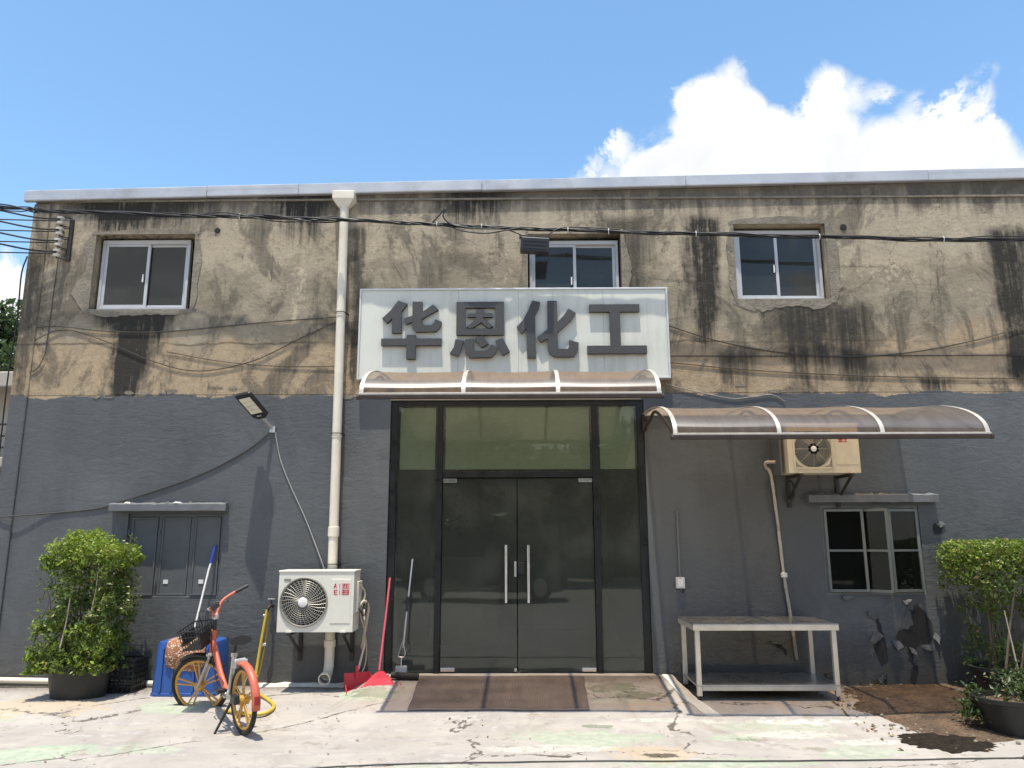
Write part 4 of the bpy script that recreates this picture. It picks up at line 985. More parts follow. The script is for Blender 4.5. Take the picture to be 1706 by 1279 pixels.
for k in range(5):
    pts = []
    for i, q in enumerate(mq):
        s_ = i * .55 + k * 1.9; am = .016 + .008 * noise.noise((i * .13, k, 0)) + (.02 * k * .4 if abs(q.x) > 2.2 and k > 2 else 0) * (.5 + .5 * math.sin(i * .16 + k))
        pts.append(q + Vector((0, math.cos(s_) * am, math.sin(s_) * am)))
    MB().tube(pts, (.013, .010, .008, .009, .007)[k], 6).build('cable', 'cable_black', CB, smooth=70)
for xq in (-3.35, -1.0, -.42, .55, 1.1, 2.1, 3.55, 5.0):
    q = min(mq, key=lambda a: abs(a.x - xq)); MB().tube([(q.x + .004 * math.cos(a), q.y + .034 * math.cos(a), q.z + .034 * math.sin(a)) for a in [2 * math.pi * k / 12 for k in range(12)]], .005, 4, closed=True).build('cable_tie', 'hub_white', CB)
MB().tube(spline([(-1.05, -.3, 5.41), (-.95, -.32, 5.52), (-.87, -.33, 5.60), (-.90, -.34, 5.50), (-.80, -.33, 5.40), (-.55, -.33, 5.35), (-.3, -.32, 5.345), (-.1, -.32, 5.36)], 8), .009, 6).build('spare_loop', 'cable_black', CB, smooth=70)
MB().tube(spline([(-.85, -.3, 5.40), (-.65, -.34, 5.31), (-.4, -.34, 5.28), (-.2, -.33, 5.31), (.0, -.32, 5.35)], 8), .009, 6).build('spare_loop', 'cable_black', CB, smooth=70)
MB().tube(spline([(-.15, -.3, 5.35), (.0, -.32, 5.28), (.10, -.33, 5.22), (.16, -.33, 5.20)], 8), .008, 6).build('drop_lead', 'cable_black', CB, smooth=70)
MB().tube(spline([(.34, -.32, 5.20), (.40, -.32, 5.29), (.55, -.31, 5.36), (.85, -.31, 5.355), (1.2, -.31, 5.33)], 8), .008, 6).build('drop_lead', 'cable_black', CB, smooth=70)
for k, (zi, dz) in enumerate(zip(inz, (.04, .09, .12, .14))):
    for h in (0, 1):
        zz = zi + (.01 if h else -.012); end = zi + (.30 if h else .06) - k * .02
        e1 = (-14, -.55 + .1 * k, 5.75 - .04 * k); MB().tube(spline([(-5.66, -.13, zz), (-6.0, -.16, zz + (.02 if h else -.004)), (-6.9, -.25, zz + (.16 if h else .0)), (-9, -.4, zz + (.30 if h else .10)), e1], 8), (.011 if h else .008), 6).build('cable', 'cable_black', CB, smooth=70)
J = thing('junction_box', 'black splice box hanging from the cables in front of the middle window', 'box', (.2, -.3, 5.03))
MB().box((.03, -.37, 5.035), (.37, -.25, 5.215), R3(ry=4)).build('box_body', 'lamp_black', J, bevel=.01)
for z in (5.07, 5.115, 5.16): MB().box((.06, -.376, z), (.34, -.3705, z + .02), R3(ry=4), (.2, -.3, 5.12)).build('box_rib', 'lamp_black', J)
MB().box((.015, -.34, 5.22), (.385, -.28, 5.25), R3(ry=2)).build('box_bracket', 'bracket_dark', J)

# low waste pipe along the wall foot
o = MB().tube(spline([(-9, -.07, .23), (-6.3, -.07, .185), (-5.2, -.07, .165), (-4.6, -.07, .15), (-3.7, -.07, .13), (-3.2, -.07, .12)], 5), .032, 10).build('waste_pipe', 'pvc', smooth=60)
tag(o, 'pale plastic pipe lying along the foot of the left wall behind the planter', 'pipe')
mb = MB()
for i in range(11):
    x = -2.95 + i * .115; h = .02 + .02 * noise.noise((x * 6, 0, 0)); w_ = .05 + .03 * noise.noise((x * 5, 3, 0))
    mb.v += [(x, -.002, .07), (x, -.03 - w_, .08), (x, -.02 - w_ * .7, .105 + h), (x, -.002, .115 + h)]
for i in range(10):
    for k in range(3): mb.f.append((i * 4 + k, (i + 1) * 4 + k, (i + 1) * 4 + k + 1, i * 4 + k + 1))
o = mb.build('mortar_fillet', 'kerb_cream', smooth=50); tag(o, 'rough pale mortar strip at the wall foot below the white air conditioner', 'mortar strip')

# ------------------------------------------------------------------ door mat with ribs
Mt = thing('door_mat', 'wide brown ribbed rubber mat lying on the ramp before the glass doors', 'mat', (-.2, -.6, .1))
mb = MB(); nxm, nym = 40, 24
def mpt(u, v_): y = -.10 - 1.02 * v_; x = (-1.10 + .015 * v_) * (1 - u) + (.70 - .03 * v_) * u + .012 * noise.noise((v_ * 5, u, 0)); return x, y
for j in range(nym + 1):
    for i in range(nxm + 1):
        x, y = mpt(i / nxm, j / nym); mb.v.append((x, y, gz(x, y) + .012 + .006 * noise.noise((x * 2.4, y * 2.4, 0))))
for j in range(nym):
    for i in range(nxm): mb.f.append((j * (nxm + 1) + i, (j + 1) * (nxm + 1) + i, (j + 1) * (nxm + 1) + i + 1, j * (nxm + 1) + i + 1))
mb.build('mat_sheet', 'mat_rubber', Mt, smooth=60, solid=.008)
rb = MB()
for i in range(110):
    uu_ = (i + .5) / 110; pts = []
    for j in range(13):
        x, y = mpt(uu_, .03 + .94 * j / 12); pts.append((x, y, gz(x, y) + .0215 + .006 * noise.noise((x * 2.4, y * 2.4, 0))))
    rb.tube(pts, .0035, 4)
rb.build('mat_ribs', 'mat_rubber', Mt, kind='stuff')

# ------------------------------------------------------------------ bench
BN = thing('workbench', 'stainless steel workbench with a low shelf standing under the right awning', 'workbench', (2.49, -.48, .1))
bx0, bx1, by0, by1, bzt = 1.755, 3.225, -.87, -.11, .845
MB().box((bx0, by0, bzt - .012), (bx1, by1, bzt)).build('tabletop', 'steel_top', BN, bevel=.003)
ap = MB().box((bx0, by0, bzt - .065), (bx1, by0 + .012, bzt - .0125)).box((bx0, by1 - .012, bzt - .065), (bx1, by1, bzt - .0125)).box((bx0, by0 + .012, bzt - .065), (bx0 + .012, by1 - .012, bzt - .0125)).box((bx1 - .012, by0 + .012, bzt - .065), (bx1, by1 - .012, bzt - .0125))
ap.build('apron', 'steel', BN, bevel=.002)
for x in (bx0 + .045, bx1 - .045):
    for y in (by0 + .05, by1 - .05):
        g0 = gz(x, y); lg = MB().tube([(x, y, g0 + .04), (x, y, bzt - .02)], .034, 4); o = MB()
        o.box((x - .024, y - .024, g0 + .045), (x + .024, y + .024, bzt - .0126)).build('leg', 'steel', BN, bevel=.004)
        MB().lathe([(.022, 0), (.022, .012), (.01, .016), (.01, .05)], (x, y, g0 - .003), 10).build('foot', 'bike_black', BN)
MB().box((bx0 + .012, by0 + .022, .245), (bx1 - .012, by1 - .022, .257)).box((bx0 + .07, by0 + .022, .20), (bx1 - .07, by0 + .034, .2445)).box((bx0 + .07, by1 - .034, .20), (bx1 - .07, by1 - .022, .2445)).build('shelf', 'steel_top', BN, bevel=.002)

# ------------------------------------------------------------------ brooms, pans, mops, hose
DPn = thing('dustpan', 'red plastic dustpan with a tan stick handle leaning by the air conditioner', 'dustpan', (-1.72, -.3, .1))
rt = R3(rz=28); c0 = Vector((-1.72, -.30, .105))
def loc(q): return tuple(c0 + rt @ Vector(q))
mb = MB(); pr = [(-.15, -.16), (.15, -.16), (.125, .09), (-.125, .09)]
vs = [(-.17, -.15, .0), (.17, -.15, .0), (.135, .10, .03), (-.135, .10, .03), (-.175, -.13, .035), (.175, -.13, .035), (.14, .115, .17), (-.14, .115, .17)]
mb.add([loc(q) for q in vs], [(0, 1, 2, 3), (3, 2, 6, 7), (0, 3, 7, 4), (1, 5, 6, 2)])
mb.build('pan', 'red_plastic', DPn, solid=.006)
MB().tube([loc((0, .10, .16)), (-1.70, -.20, .55), (-1.745, -.06, .92)], .013, 8).build('handle', 'tan_handle', DPn, smooth=60)
MB().tube([loc((0, .09, .12)), loc((0, .105, .24))], .021, 10).build('socket', 'red_plastic', DPn, smooth=40)
BR = thing('broom', 'red broom with a flared bristle head leaning against the door jamb', 'broom', (-1.5, -.3, .1))
MB().tube([(-1.515, -.285, .31), (-1.49, -.14, .8), (-1.468, -.03, 1.265)], .0125, 8).build('handle', 'pink_handle', BR, smooth=60)
hb = MB(); n = 10
for i in range(n + 1):
    u_ = i / n - .5
    for (zz, ww, yy, th_) in ((.30, .10, -.285, .022), (.24, .22, -.295, .03), (.115, .46, -.335, .045)):
        hb.v += [(-1.515 + u_ * ww, yy - th_, zz - abs(u_) * .03 + .02 * u_ + (.10 if zz < .2 else 0) * 0), (-1.515 + u_ * ww, yy + th_, zz - abs(u_) * .03 + .02 * u_)]
for i in range(n):
    o_ = i * 6; q_ = o_ + 6
    hb.f += [(o_, q_, q_ + 2, o_ + 2), (o_ + 2, q_ + 2, q_ + 4, o_ + 4), (o_ + 1, o_ + 3, q_ + 3, q_ + 1), (o_ + 3, o_ + 5, q_ + 5, q_ + 3), (o_, o_ + 1, q_ + 1, q_), (o_ + 4, q_ + 4, q_ + 5, o_ + 5)]
hb.f += [(0, 2, 3, 1), (2, 4, 5, 3), (60, 61, 63, 62), (62, 63, 65, 64)]
hd_ = hb.build('broom_head', 'red_plastic', BR)
br = MB()
for i in range(260):
    u_ = random.uniform(-.5, .5); y0 = random.uniform(-.03, .03); x = -1.515 + u_ * .46; top = .15 - abs(u_) * .03 + .02 * u_
    x2 = x + u_ * .06 + random.uniform(-.006, .006); y2 = -.345 + y0 * 1.4; br.tube([(x, -.33 + y0, top), (x2, y2, max(gz(x2, y2) + .002, .06))], .0032, 3, caps=False)
br.build('bristles', 'red_bristle', BR, kind='stuff')
SM = thing('sponge_mop', 'chrome squeeze mop with a black roller head standing on the ramp at the door', 'mop', (-1.3, -.12, .2))
MB().tube([(-1.285, -.13, .52), (-1.262, -.08, .9), (-1.225, .028, 1.47)], .0105, 8).build('handle', 'galvanised', SM, smooth=60)
MB().tube([(-1.262, -.085, .90), (-1.254, -.06, 1.06)], .0155, 8).build('grip', 'bike_black', SM, smooth=60)
lp = [(-1.285, -.135, .60), (-1.31, -.14, .53), (-1.335, -.145, .44), (-1.31, -.145, .425), (-1.27, -.145, .43), (-1.262, -.14, .47), (-1.275, -.14, .54)]
MB().tube(spline(lp, 5), .007, 6).build('squeeze_lever', 'galvanised', SM, smooth=60)
MB().tube([(-1.30, -.145, .42), (-1.30, -.15, .33)], .006, 6).build('pull_rod', 'galvanised', SM)
MB().box((-1.36, -.19, .255), (-1.235, -.11, .335), R3(rz=6)).build('head_plate', 'sponge', SM, bevel=.012)
MB().tube([(-1.40, -.19, .245), (-1.10, -.20, .235)], .034, 12).build('roller', 'rubber', SM, smooth=40)
bm = MB().tube([(-3.66, -.34, .12), (-3.585, -.2, .72), (-3.53, -.05, 1.36), (-3.518, -.03, 1.44)], .0115, 8)
MP = thing('mop_stick', 'slim white mop stick with a blue tip leaning on the shuttered window', 'mop', (-3.66, -.34, .1))
bm.build('handle', 'hub_white', MP, smooth=60)
MB().tube([(-3.52, -.033, 1.43), (-3.497, .005, 1.63)], .0145, 8).build('tip', 'mop_blue', MP, smooth=60)
TP = thing('wall_tap', 'old brass tap on the wall beside the white air conditioner', 'tap', (-2.80, 0, .95))
MB().tube(spline([(-2.79, 0, .96), (-2.79, -.09, .965), (-2.80, -.13, .95), (-2.81, -.14, .91)], 5), .017, 9).tube([(-2.79, -.07, .97), (-2.79, -.07, 1.03)], .01, 8).build('spout', 'bracket_dark', TP, smooth=50)
MB().box((-2.83, -.08, 1.03), (-2.75, -.06, 1.045)).build('tap_lever', 'galvanised', TP, bevel=.003)
HS = thing('garden_hose', 'yellow hose hanging from the wall tap and looping over the ground behind the bicycle', 'hose', (-2.8, -.2, .1))
MB().tube(spline([(-2.81, -.14, .93), (-2.825, -.15, .8), (-2.86, -.18, .45), (-2.87, -.24, .16), (-2.82, -.4, .125), (-2.55, -.8, .12), (-2.40, -1.05, .10), (-2.42, -1.22, .075), (-2.55, -1.25, .07), (-2.85, -1.15, .08)], 8), .017, 8).build('hose_run', 'yellow_plastic', HS, smooth=60)
MB().tube(spline([(-2.80, -.12, .90), (-2.815, -.12, .6), (-2.85, -.14, .3), (-2.88, -.2, .14), (-2.84, -.35, .122)], 8), .009, 8).build('hose_run', 'yellow_plastic', HS, smooth=60)
for z in (.86, .55): MB().tube([(-2.845, -.15, z), (-2.805, -.13, z + .01)], .019, 6).build('hose_clip', 'galvanised', HS)

# ------------------------------------------------------------------ blue tub and cloth
BT = thing('blue_tub', 'upturned blue plastic tub standing against the wall under the mop stick', 'tub', (-3.44, -.36, .1))
mb = MB(); lv = [(.105, .345, .235), (.13, .345, .235), (.135, .338, .225), (.35, .330, .215), (.60, .320, .205), (.635, .310, .195), (.645, .28, .17), (.640, .25, .14)]
def rrect(hx, hy, r=.07, n=5):
    out = []
    for (sx_, sy_, a0) in ((1, 1, 0), (-1, 1, 90), (-1, -1, 180), (1, -1, 270)):
        for k in range(n + 1):
            a = rad(a0 + 90 * k / n); out.append((sx_ * (hx - r) + r * math.cos(a), sy_ * (hy - r) + r * math.sin(a)))
    return out
for z, hx, hy in lv: mb.v += [(-3.51 + a, -.36 + b, z - .02 * (z > .5) * 0) for a, b in rrect(hx, hy)]
n = 24
for i in range(len(lv) - 1):
    for k in range(n): mb.f.append((i * n + k, i * n + (k + 1) % n, (i + 1) * n + (k + 1) % n, (i + 1) * n + k))
mb.f.append(tuple((len(lv) - 1) * n + k for k in range(n)))
tb = mb.build('tub_shell', 'blue_plastic', BT, smooth=40)
for x in (-3.74, -3.62, -3.40, -3.28): MB().box((x - .012, -.592, .14), (x + .012, -.57, .58), R3(rx=-2.5)).build('stiffener', 'blue_plastic', BT, bevel=.006)
MB().box((-3.60, -.47, .642), (-3.30, -.25, .652)).build('base_ridge', 'blue_plastic', BT, bevel=.004)
CL = MB(); n = 18; m_ = 22
for j in range(m_ + 1):
    for i in range(n + 1):
        u_ = i / n; v_ = j / m_; x = -3.70 + .40 * u_ + .05 * (v_ > .45) * math.sin(u_ * 3)
        if v_ < .42: y = -.26 - .30 * v_ / .42; z = .655 + .006 * math.sin(u_ * 9 + v_ * 6) + .004
        else:
            q = (v_ - .42) / .58; y = -.582 - .035 * math.sin(math.pi * q) - .012 * math.sin(u_ * 11); z = .652 - .30 * q * (.78 + .22 * math.sin(math.pi * u_)) - .015
        CL.v.append((x, y, z))
for j in range(m_):
    for i in range(n): CL.f.append((j * (n + 1) + i, (j + 1) * (n + 1) + i, (j + 1) * (n + 1) + i + 1, j * (n + 1) + i + 1))
o = CL.build('rag', 'cloth', smooth=70, solid=.012); tag(o, 'brown and cream mottled rag draped over the blue tub', 'rag')

# ------------------------------------------------------------------ bicycle
BK = thing('bicycle', 'orange share bicycle with gold wheels and a black front basket on its kickstand', 'bicycle', (-2.453, -1.737, .0), rot=(rad(-3), 0, rad(129.7)), local=True)
R_ = .295; HUB = Vector((1.03, 0, R_)); HT = Vector((.79, 0, .86)); ax_ = (HT - Vector((.86, 0, .60))).normalized()
ST = Matrix.Translation(HT) @ Matrix.Rotation(rad(46), 4, ax_) @ Matrix.Translation(-HT)
def steer(mb): mb.v = [tuple(ST @ Vector(q)) for q in mb.v]; return mb
idn = lambda q: q
def circ(c_, r, n=36): return [(c_.x + r * math.cos(2 * math.pi * k / n), 0, c_.z + r * math.sin(2 * math.pi * k / n)) for k in range(n)]
def wheel(c_, f):
    whl = f(MB().tube(circ(c_, R_ - .022), .022, 10, closed=True)).build('wheel', 'rubber', BK, smooth=60)
    f(MB().tube(circ(c_, R_ - .05), .014, 8, closed=True, sq=(1, 1.1))).build('rim', 'bike_gold', whl, smooth=60)
    for k in range(5):
        for d in (-.10, .10):
            a = 2 * math.pi * k / 5 + .3; p0 = Vector((c_.x + .03 * math.cos(a + d * 2), 0, c_.z + .03 * math.sin(a + d * 2))); p1 = Vector((c_.x + (R_ - .055) * math.cos(a + d * 1.2), 0, c_.z + (R_ - .055) * math.sin(a + d * 1.2)))
            f(MB().bar(p0, p1, .014, .013, (0, 1, 0))).build('spoke', 'bike_gold', whl)
    f(MB().lathe([(.03, -.05), (.042, -.04), (.042, .04), (.03, .05)], c_, 16, 'Y')).build('hub', 'bike_gold', whl, smooth=30)
wheel(Vector((0, 0, R_)), idn); wheel(HUB, steer)
def fender(c_, a0, a1, f, mat, w_=.034, r=R_ + .018):
    mb = MB(); n = 16
    for k in range(n + 1):
        a = rad(a0 + (a1 - a0) * k / n)
        for (oy, dr) in ((-w_, -.018), (-w_ * .7, .004), (0, .012), (w_ * .7, .004), (w_, -.018)): mb.v.append((c_.x + (r + dr) * math.cos(a), oy, c_.z + (r + dr) * math.sin(a)))
    for k in range(n):
        for j in range(4): mb.f.append((k * 5 + j, (k + 1) * 5 + j, (k + 1) * 5 + j + 1, k * 5 + j + 1))
    return f(mb).build('fender', mat, BK, smooth=60, solid=.003)
rf = fender(Vector((0, 0, R_)), 62, 188, idn, 'bike_orange', .036)
MB().box((-.335, -.026, .30), (-.318, .026, .37)).build('tail_reflector', 'tail_red', rf, bevel=.004)
fender(HUB, 60, 150, steer, 'bike_black', .03)
# frame: one thick swept tube, seat tube and stays
fm = MB().tube(spline([(.83, 0, .72), (.74, 0, .60), (.60, 0, .44), (.47, 0, .335), (.36, 0, .295)], 8), [.032] * 33, 14, sq=(1.15, .8)); fm.build('main_tube', 'bike_orange', BK, smooth=50)
MB().tube([(.86, 0, .60), (.80, 0, .83)], .027, 14).build('head_tube', 'bike_orange', BK, smooth=50)
MB().tube([(.36, -.05, .295), (.36, .05, .295)], .034, 14).build('bottom_bracket', 'bike_silver', BK, smooth=50)
for s_ in (-1, 1): MB().tube([(.34, s_ * .035, .295), (.18, s_ * .062, .292), (0, s_ * .066, R_)], [.02, .017, .015], 10, sq=(1.2, .8)).build('chain_stay', 'bike_silver', BK, smooth=50)
MB().tube([(.35, 0, .30), (.245, 0, .66)], .021, 12).build('seat_tube', 'bike_silver', BK, smooth=50)
MB().tube([(.25, 0, .64), (.225, 0, .74)], .016, 10).build('seat_post', 'bike_black', BK, smooth=50)
MB().lathe([(.03, -.018), (.03, .018)], (.248, 0, .655), 12).build('seat_clamp', 'bike_silver', BK)
mb = MB(); n = 12   # saddle
for i in range(n + 1):
    u_ = i / n; x = .09 + .30 * u_; wd = .085 * (1 - u_) ** 1.3 + .024; th = .045 * (1 - .45 * u_); z = .775 + .018 * (2 * u_ - 1) ** 2
    for k in range(10):
        a = 2 * math.pi * k / 10; mb.v.append((x, wd * math.cos(a), z + th * math.sin(a) * (1.0 if math.sin(a) > 0 else .9)))
for i in range(n):
    for k in range(10): mb.f.append((i * 10 + k, i * 10 + (k + 1) % 10, (i + 1) * 10 + (k + 1) % 10, (i + 1) * 10 + k))
mb.f += [tuple(range(10))[::-1], tuple(n * 10 + k for k in range(10))]
mb.build('saddle', 'bike_black', BK, smooth=60)
for s_ in (-1, 1): MB().tube([(0, s_ * .06, R_), (-.20, s_ * .045, .52)], .004, 5).build('fender_stay', 'bike_silver', BK)
MB().tube(spline([(.80, .03, .80), (.70, .045, .55), (.45, .05, .31), (.1, .06, .30)], 6), .004, 5).build('brake_cable', 'cable_black', BK)
MB().lathe([(.055, -.006), (.055, .006)], (.36, -.062, .295), 20, 'Y').build('crank_cover', 'bike_black', BK)
# rear gear case, lock
MB().box((-.05, .05, .27), (.07, .10, .35)).build('gear_case', 'bike_black', BK, bevel=.012)
MB().tube([(.10, s_, .62) for s_ in (-.05, .05)], .02, 8).box((.06, -.06, .56), (.13, .06, .63)).build('smart_lock', 'bike_silver', BK, bevel=.012)
# cranks and pedals
MB().tube([(.36, -.075, .295), (.50, -.08, .22)], .011, 8).build('crank', 'bike_black', BK); MB().tube([(.36, .075, .295), (.22, .08, .36)], .011, 8).build('crank', 'bike_black', BK)
for (px_, py_, pz_) in ((.51, -.13, .215), (.21, .13, .365)): MB().box((px_ - .045, py_ - .045, pz_ - .014), (px_ + .045, py_ + .045, pz_ + .014)).build('pedal', 'bike_black', BK, bevel=.006)
# kickstand
MB().tube([(.10, .07, .28), (.15, .13, .14), (.19, .185, .012)], [.014, .012, .011], 8).build('kickstand', 'bike_black', BK, smooth=50)
# steering: fork, stem, bars, basket
for s_ in (-1, 1): steer(MB().tube(spline([(.862, s_ * .035, .60), (.90, s_ * .045, .52), (.97, s_ * .05, .40), (1.03, s_ * .052, R_)], 5), [.017] * 16, 9, sq=(1.3, .8))).build('fork_blade', 'bike_silver', BK, smooth=50)
steer(MB().box((.83, -.05, .585), (.90, .05, .615))).build('fork_crown', 'bike_silver', BK, bevel=.01)
steer(MB().tube([(.80, 0, .83), (.768, 0, .96)], .019, 10)).build('stem', 'bike_black', BK, smooth=50)
steer(MB().lathe([(.03, -.02), (.034, 0), (.03, .025)], (.77, 0, .955), 12)).build('stem_clamp', 'bike_silver', BK, smooth=40)
steer(MB().tube(spline([(.60, -.29, 1.13), (.66, -.24, 1.115), (.735, -.12, 1.075), (.765, -.04, .985), (.768, 0, .965), (.765, .04, .985), (.735, .12, 1.075), (.66, .24, 1.115), (.60, .29, 1.13)], 6), .0135, 9)).build('handlebar', 'bike_orange', BK, smooth=50)
for s_ in (-1, 1):
    steer(MB().tube([(.655, s_ * .245, 1.115), (.555, s_ * .325, 1.145)], .0195, 10)).build('grip', 'bike_black', BK, smooth=50)
    steer(MB().tube(spline([(.70, s_ * .19, 1.10), (.71, s_ * .235, 1.10), (.66, s_ * .29, 1.10)], 4), .006, 6)).build('brake_lever', 'bike_silver', BK)
    steer(MB().tube(spline([(.70, s_ * .18, 1.05), (.86, s_ * .12, 1.05), (.90, s_ * .03, .90), (.84, s_ * .02, .72)], 6), .004, 5)).build('brake_cable', 'cable_black', BK)
steer(MB().lathe([(.024, -.02), (.028, 0), (.015, .018)], (.75, .08, 1.06), 12)).build('bell', 'bike_black', BK, smooth=40)
bx = MB(); X0, X1, Yh, Z0, Z1 = .87, 1.09, .17, .70, .885
bkt = steer(MB().box((X0, -Yh + .02, Z0), (X1 - .03, Yh - .02, Z0 + .008)).box((X0, -Yh + .012, Z0 + .01), (X0 + .006, Yh - .012, Z1 - .05))).build('basket', 'bike_black', BK)
def rail(z, ins):
    return [(X0 + ins * .3, -Yh + ins, z), (X1 - ins, -Yh + ins, z), (X1 - ins, Yh - ins, z), (X0 + ins * .3, Yh - ins, z)]
for z, ins, r in ((Z1, 0, .008), (Z1 - .06, .007, .005), (Z0 + .06, .014, .005), (Z0, .02, .007)): steer(MB().tube(rail(z, ins), r, 6, closed=True)).build('basket_rail', 'bike_black', bkt)
top, bot = rail(Z1, 0), rail(Z0, .02)
for sd in range(4):
    a0, a1, b0, b1 = Vector(top[sd]), Vector(top[(sd + 1) % 4]), Vector(bot[sd]), Vector(bot[(sd + 1) % 4])
    for k in range(7):
        u_ = (k + .5) / 7; steer(MB().bar(a0.lerp(a1, u_), b0.lerp(b1, u_), .006, .006)).build('basket_bar', 'bike_black', bkt)
steer(MB().box((X1 - .022, -.12, Z0 + .03), (X1 - .014, .12, Z1 - .04))).build('basket_plate', 'bike_black', bkt)

# ------------------------------------------------------------------ planters
def leaves(name, mat, parent, n, sampler, size, up=.6, kind='stuff'):
    mb = MB(); V_ = mb.v; F_ = mb.f; rnd = random.Random(sum(map(ord, name)) + n); k = 0
    while k < n:
        q = sampler(rnd)
        if q is None: continue
        k += 1
        nrm = Vector((rnd.gauss(0, 1), rnd.gauss(0, 1) - .25, rnd.gauss(0, 1) + up)).normalized(); d = Vector((rnd.gauss(0, 1), rnd.gauss(0, 1), rnd.gauss(0, 1) + .1)); d = (d - nrm * d.dot(nrm)).normalized(); e = nrm.cross(d)
        s_ = size * rnd.choice((.55, .75, .9, 1.0, 1.15, 1.5)) * rnd.uniform(.85, 1.15); o = len(V_); q = Vector(q)
        V_ += [tuple(q - d * s_ * .5), tuple(q + e * s_ * .28 + nrm * s_ * .10), tuple(q + d * s_ * .55 - nrm * s_ * .05), tuple(q - e * s_ * .28 + nrm * s_ * .10)]
        F_ += [(o, o + 1, o + 2), (o, o + 2, o + 3)]
    o = mb.build(name, mat, parent)
    if kind: o['kind'] = kind
    return o
def oval_pot(x, y, z, rx, ry, h, P, taper=.82):
    mb = MB(); pr = [(taper, 0), (taper * 1.01, .02), (.97, h * .86), (1.03, h * .88), (1.04, h), (.96, h), (.94, h - .05), (.0, h - .05)]
    n = 36
    for r, zz in pr: mb.v += [(x + rx * r * math.cos(2 * math.pi * k / n), y + ry * r * math.sin(2 * math.pi * k / n), z + zz) for k in range(n)]
    for i in range(len(pr) - 2):
        for k in range(n): mb.f.append((i * n + k, i * n + (k + 1) % n, (i + 1) * n + (k + 1) % n, (i + 1) * n + k))
    mb.f.append(tuple(range(n))[::-1])
    mb.build('pot', 'pot_black', P, smooth=35)
    MB().lathe([(1, 0), (.6, .02), (.1, .03)], (x, y, z + h - .05), 24, sx=rx * .95, sy=ry * .95).build('potting_soil', 'soil', P, smooth=60)
LP = thing('potted_hedge', 'box trimmed leafy hedge in a black oval pot by the left wall', 'plant', (-4.62, -.58, .06), group='potted hedges')
oval_pot(-4.60, -.56, gz(-4.6, -.56) - .01, .33, .25, .33, LP)
def hedgeL(r):
    z = r.uniform(.36, 1.84); x = r.uniform(-5.2, -4.0); y = r.uniform(-.92, -.22)
    top = 1.62 + .17 * math.exp(-((x + 4.66) / .2) ** 2) + .05 * noise.noise((x * 7, y * 7, 0)) + .03 * noise.noise((x * 21, y * 21, 0))
    if z > top: return None
    xl = -4.97 - .06 * sst(.95, .55, z) + .06 * noise.noise((z * 5, y * 3, 1)) + .05 * noise.noise((z * 17, y * 11, 1)); xr = -4.22 + .06 * noise.noise((z * 5, y * 3, 7)) + .05 * noise.noise((z * 17, y * 11, 7))
    if not xl < x < xr: return None
    yf_ = -.88 + .06 * noise.noise((x * 5, z * 5, 2)) + .05 * noise.noise((x * 14, z * 14, 2))
    if y < yf_: return None
    shell = min(x - xl, xr - x, y - yf_, -.22 - y, top - z)
    if shell > .12 and r.random() < .82: return None
    dn = noise.noise((x * 5.2, y * 5.2, z * 5.2)) + .5 * noise.noise((x * 13, y * 13, z * 13))
    thr = -.7 if z > 1.45 else -.16
    if x < -4.72 and 1.0 < z < 1.42 and y < -.5: thr = .2     # bare twiggy gap
    return (x, y, z) if dn > thr else None
leaves('foliage', 'leaf_shaded', LP, 12500, lambda r: (lambda q: q if q and q[2] < 1.50 + .08 * noise.noise((q[0] * 9, q[1] * 9, 3)) else None)(hedgeL(r)), .038)
leaves('lit_crowns', 'leaf', LP, 5200, lambda r: (lambda q: q if q and q[2] > 1.40 else None)(hedgeL(r)), .036)  # top leaves in the lighter green, painting the light from above
leaves('low_shoots', 'leaf', LP, 900, lambda r: (lambda q: q if q and q[2] < .85 and q[1] < -.6 else None)(hedgeL(r)), .046)
def twig(P, p0, p1, r, bend, mat='bark'):
    p0, p1 = Vector(p0), Vector(p1); m = (p0 + p1) / 2 + Vector(bend); q = spline([p0, m, p1], 6); n = len(q)
    return MB().tube(q, [r * (1 - .6 * i / n) for i in range(n)], 6).build('stem', mat, P, smooth=60)
for i in range(16):
    a = random.uniform(0, 6.28); rr_ = random.uniform(.03, .2); x0 = -4.6 + rr_ * 1.2 * math.cos(a); y0 = -.56 + rr_ * .8 * math.sin(a)
    x1 = random.uniform(-4.98, -4.26); y1 = random.uniform(-.84, -.3); twig(LP, (x0, y0, .34), (x1, y1, random.uniform(1.1, 1.65)), random.uniform(.006, .013), (random.uniform(-.08, .08), random.uniform(-.06, .06), 0))
for i in range(14):
    x0 = random.uniform(-4.98, -4.7); z0 = random.uniform(.8, 1.3); twig(LP, (x0, -.76, z0), (x0 + random.uniform(-.1, .2), -.8 + random.uniform(-.05, .1), z0 + random.uniform(.1, .3)), .005, (.02, 0, 0))
twig(LP, (-4.68, -.84, .62), (-4.62, -.86, 1.12), .010, (.01, 0, 0), 'tan_handle'); twig(LP, (-4.42, -.8, .95), (-4.38, -.82, 1.42), .008, (.01, 0, 0), 'tan_handle')
for k, (xe, ye, ze) in enumerate(((-4.02, -.6, 1.22), (-3.98, -.66, 1.12), (-4.05, -.55, 1.32), (-4.06, -.7, 1.0), (-4.22, -.5, 1.76), (-4.14, -.55, 1.72))):
    s0 = Vector((-4.30, -.58, .95 if k < 4 else 1.5)); e = Vector((xe, ye, ze)); twig(LP, s0, e, .005, (.03, 0, -.02))
    def sp(r, s0=s0, e=e): u_ = r.random(); q = s0.lerp(e, u_); return (q.x + r.gauss(0, .022), q.y + r.gauss(0, .022), q.z + r.gauss(0, .022))
    leaves('sprig_leaves', 'leaf_shaded', LP, 34, sp, .036)
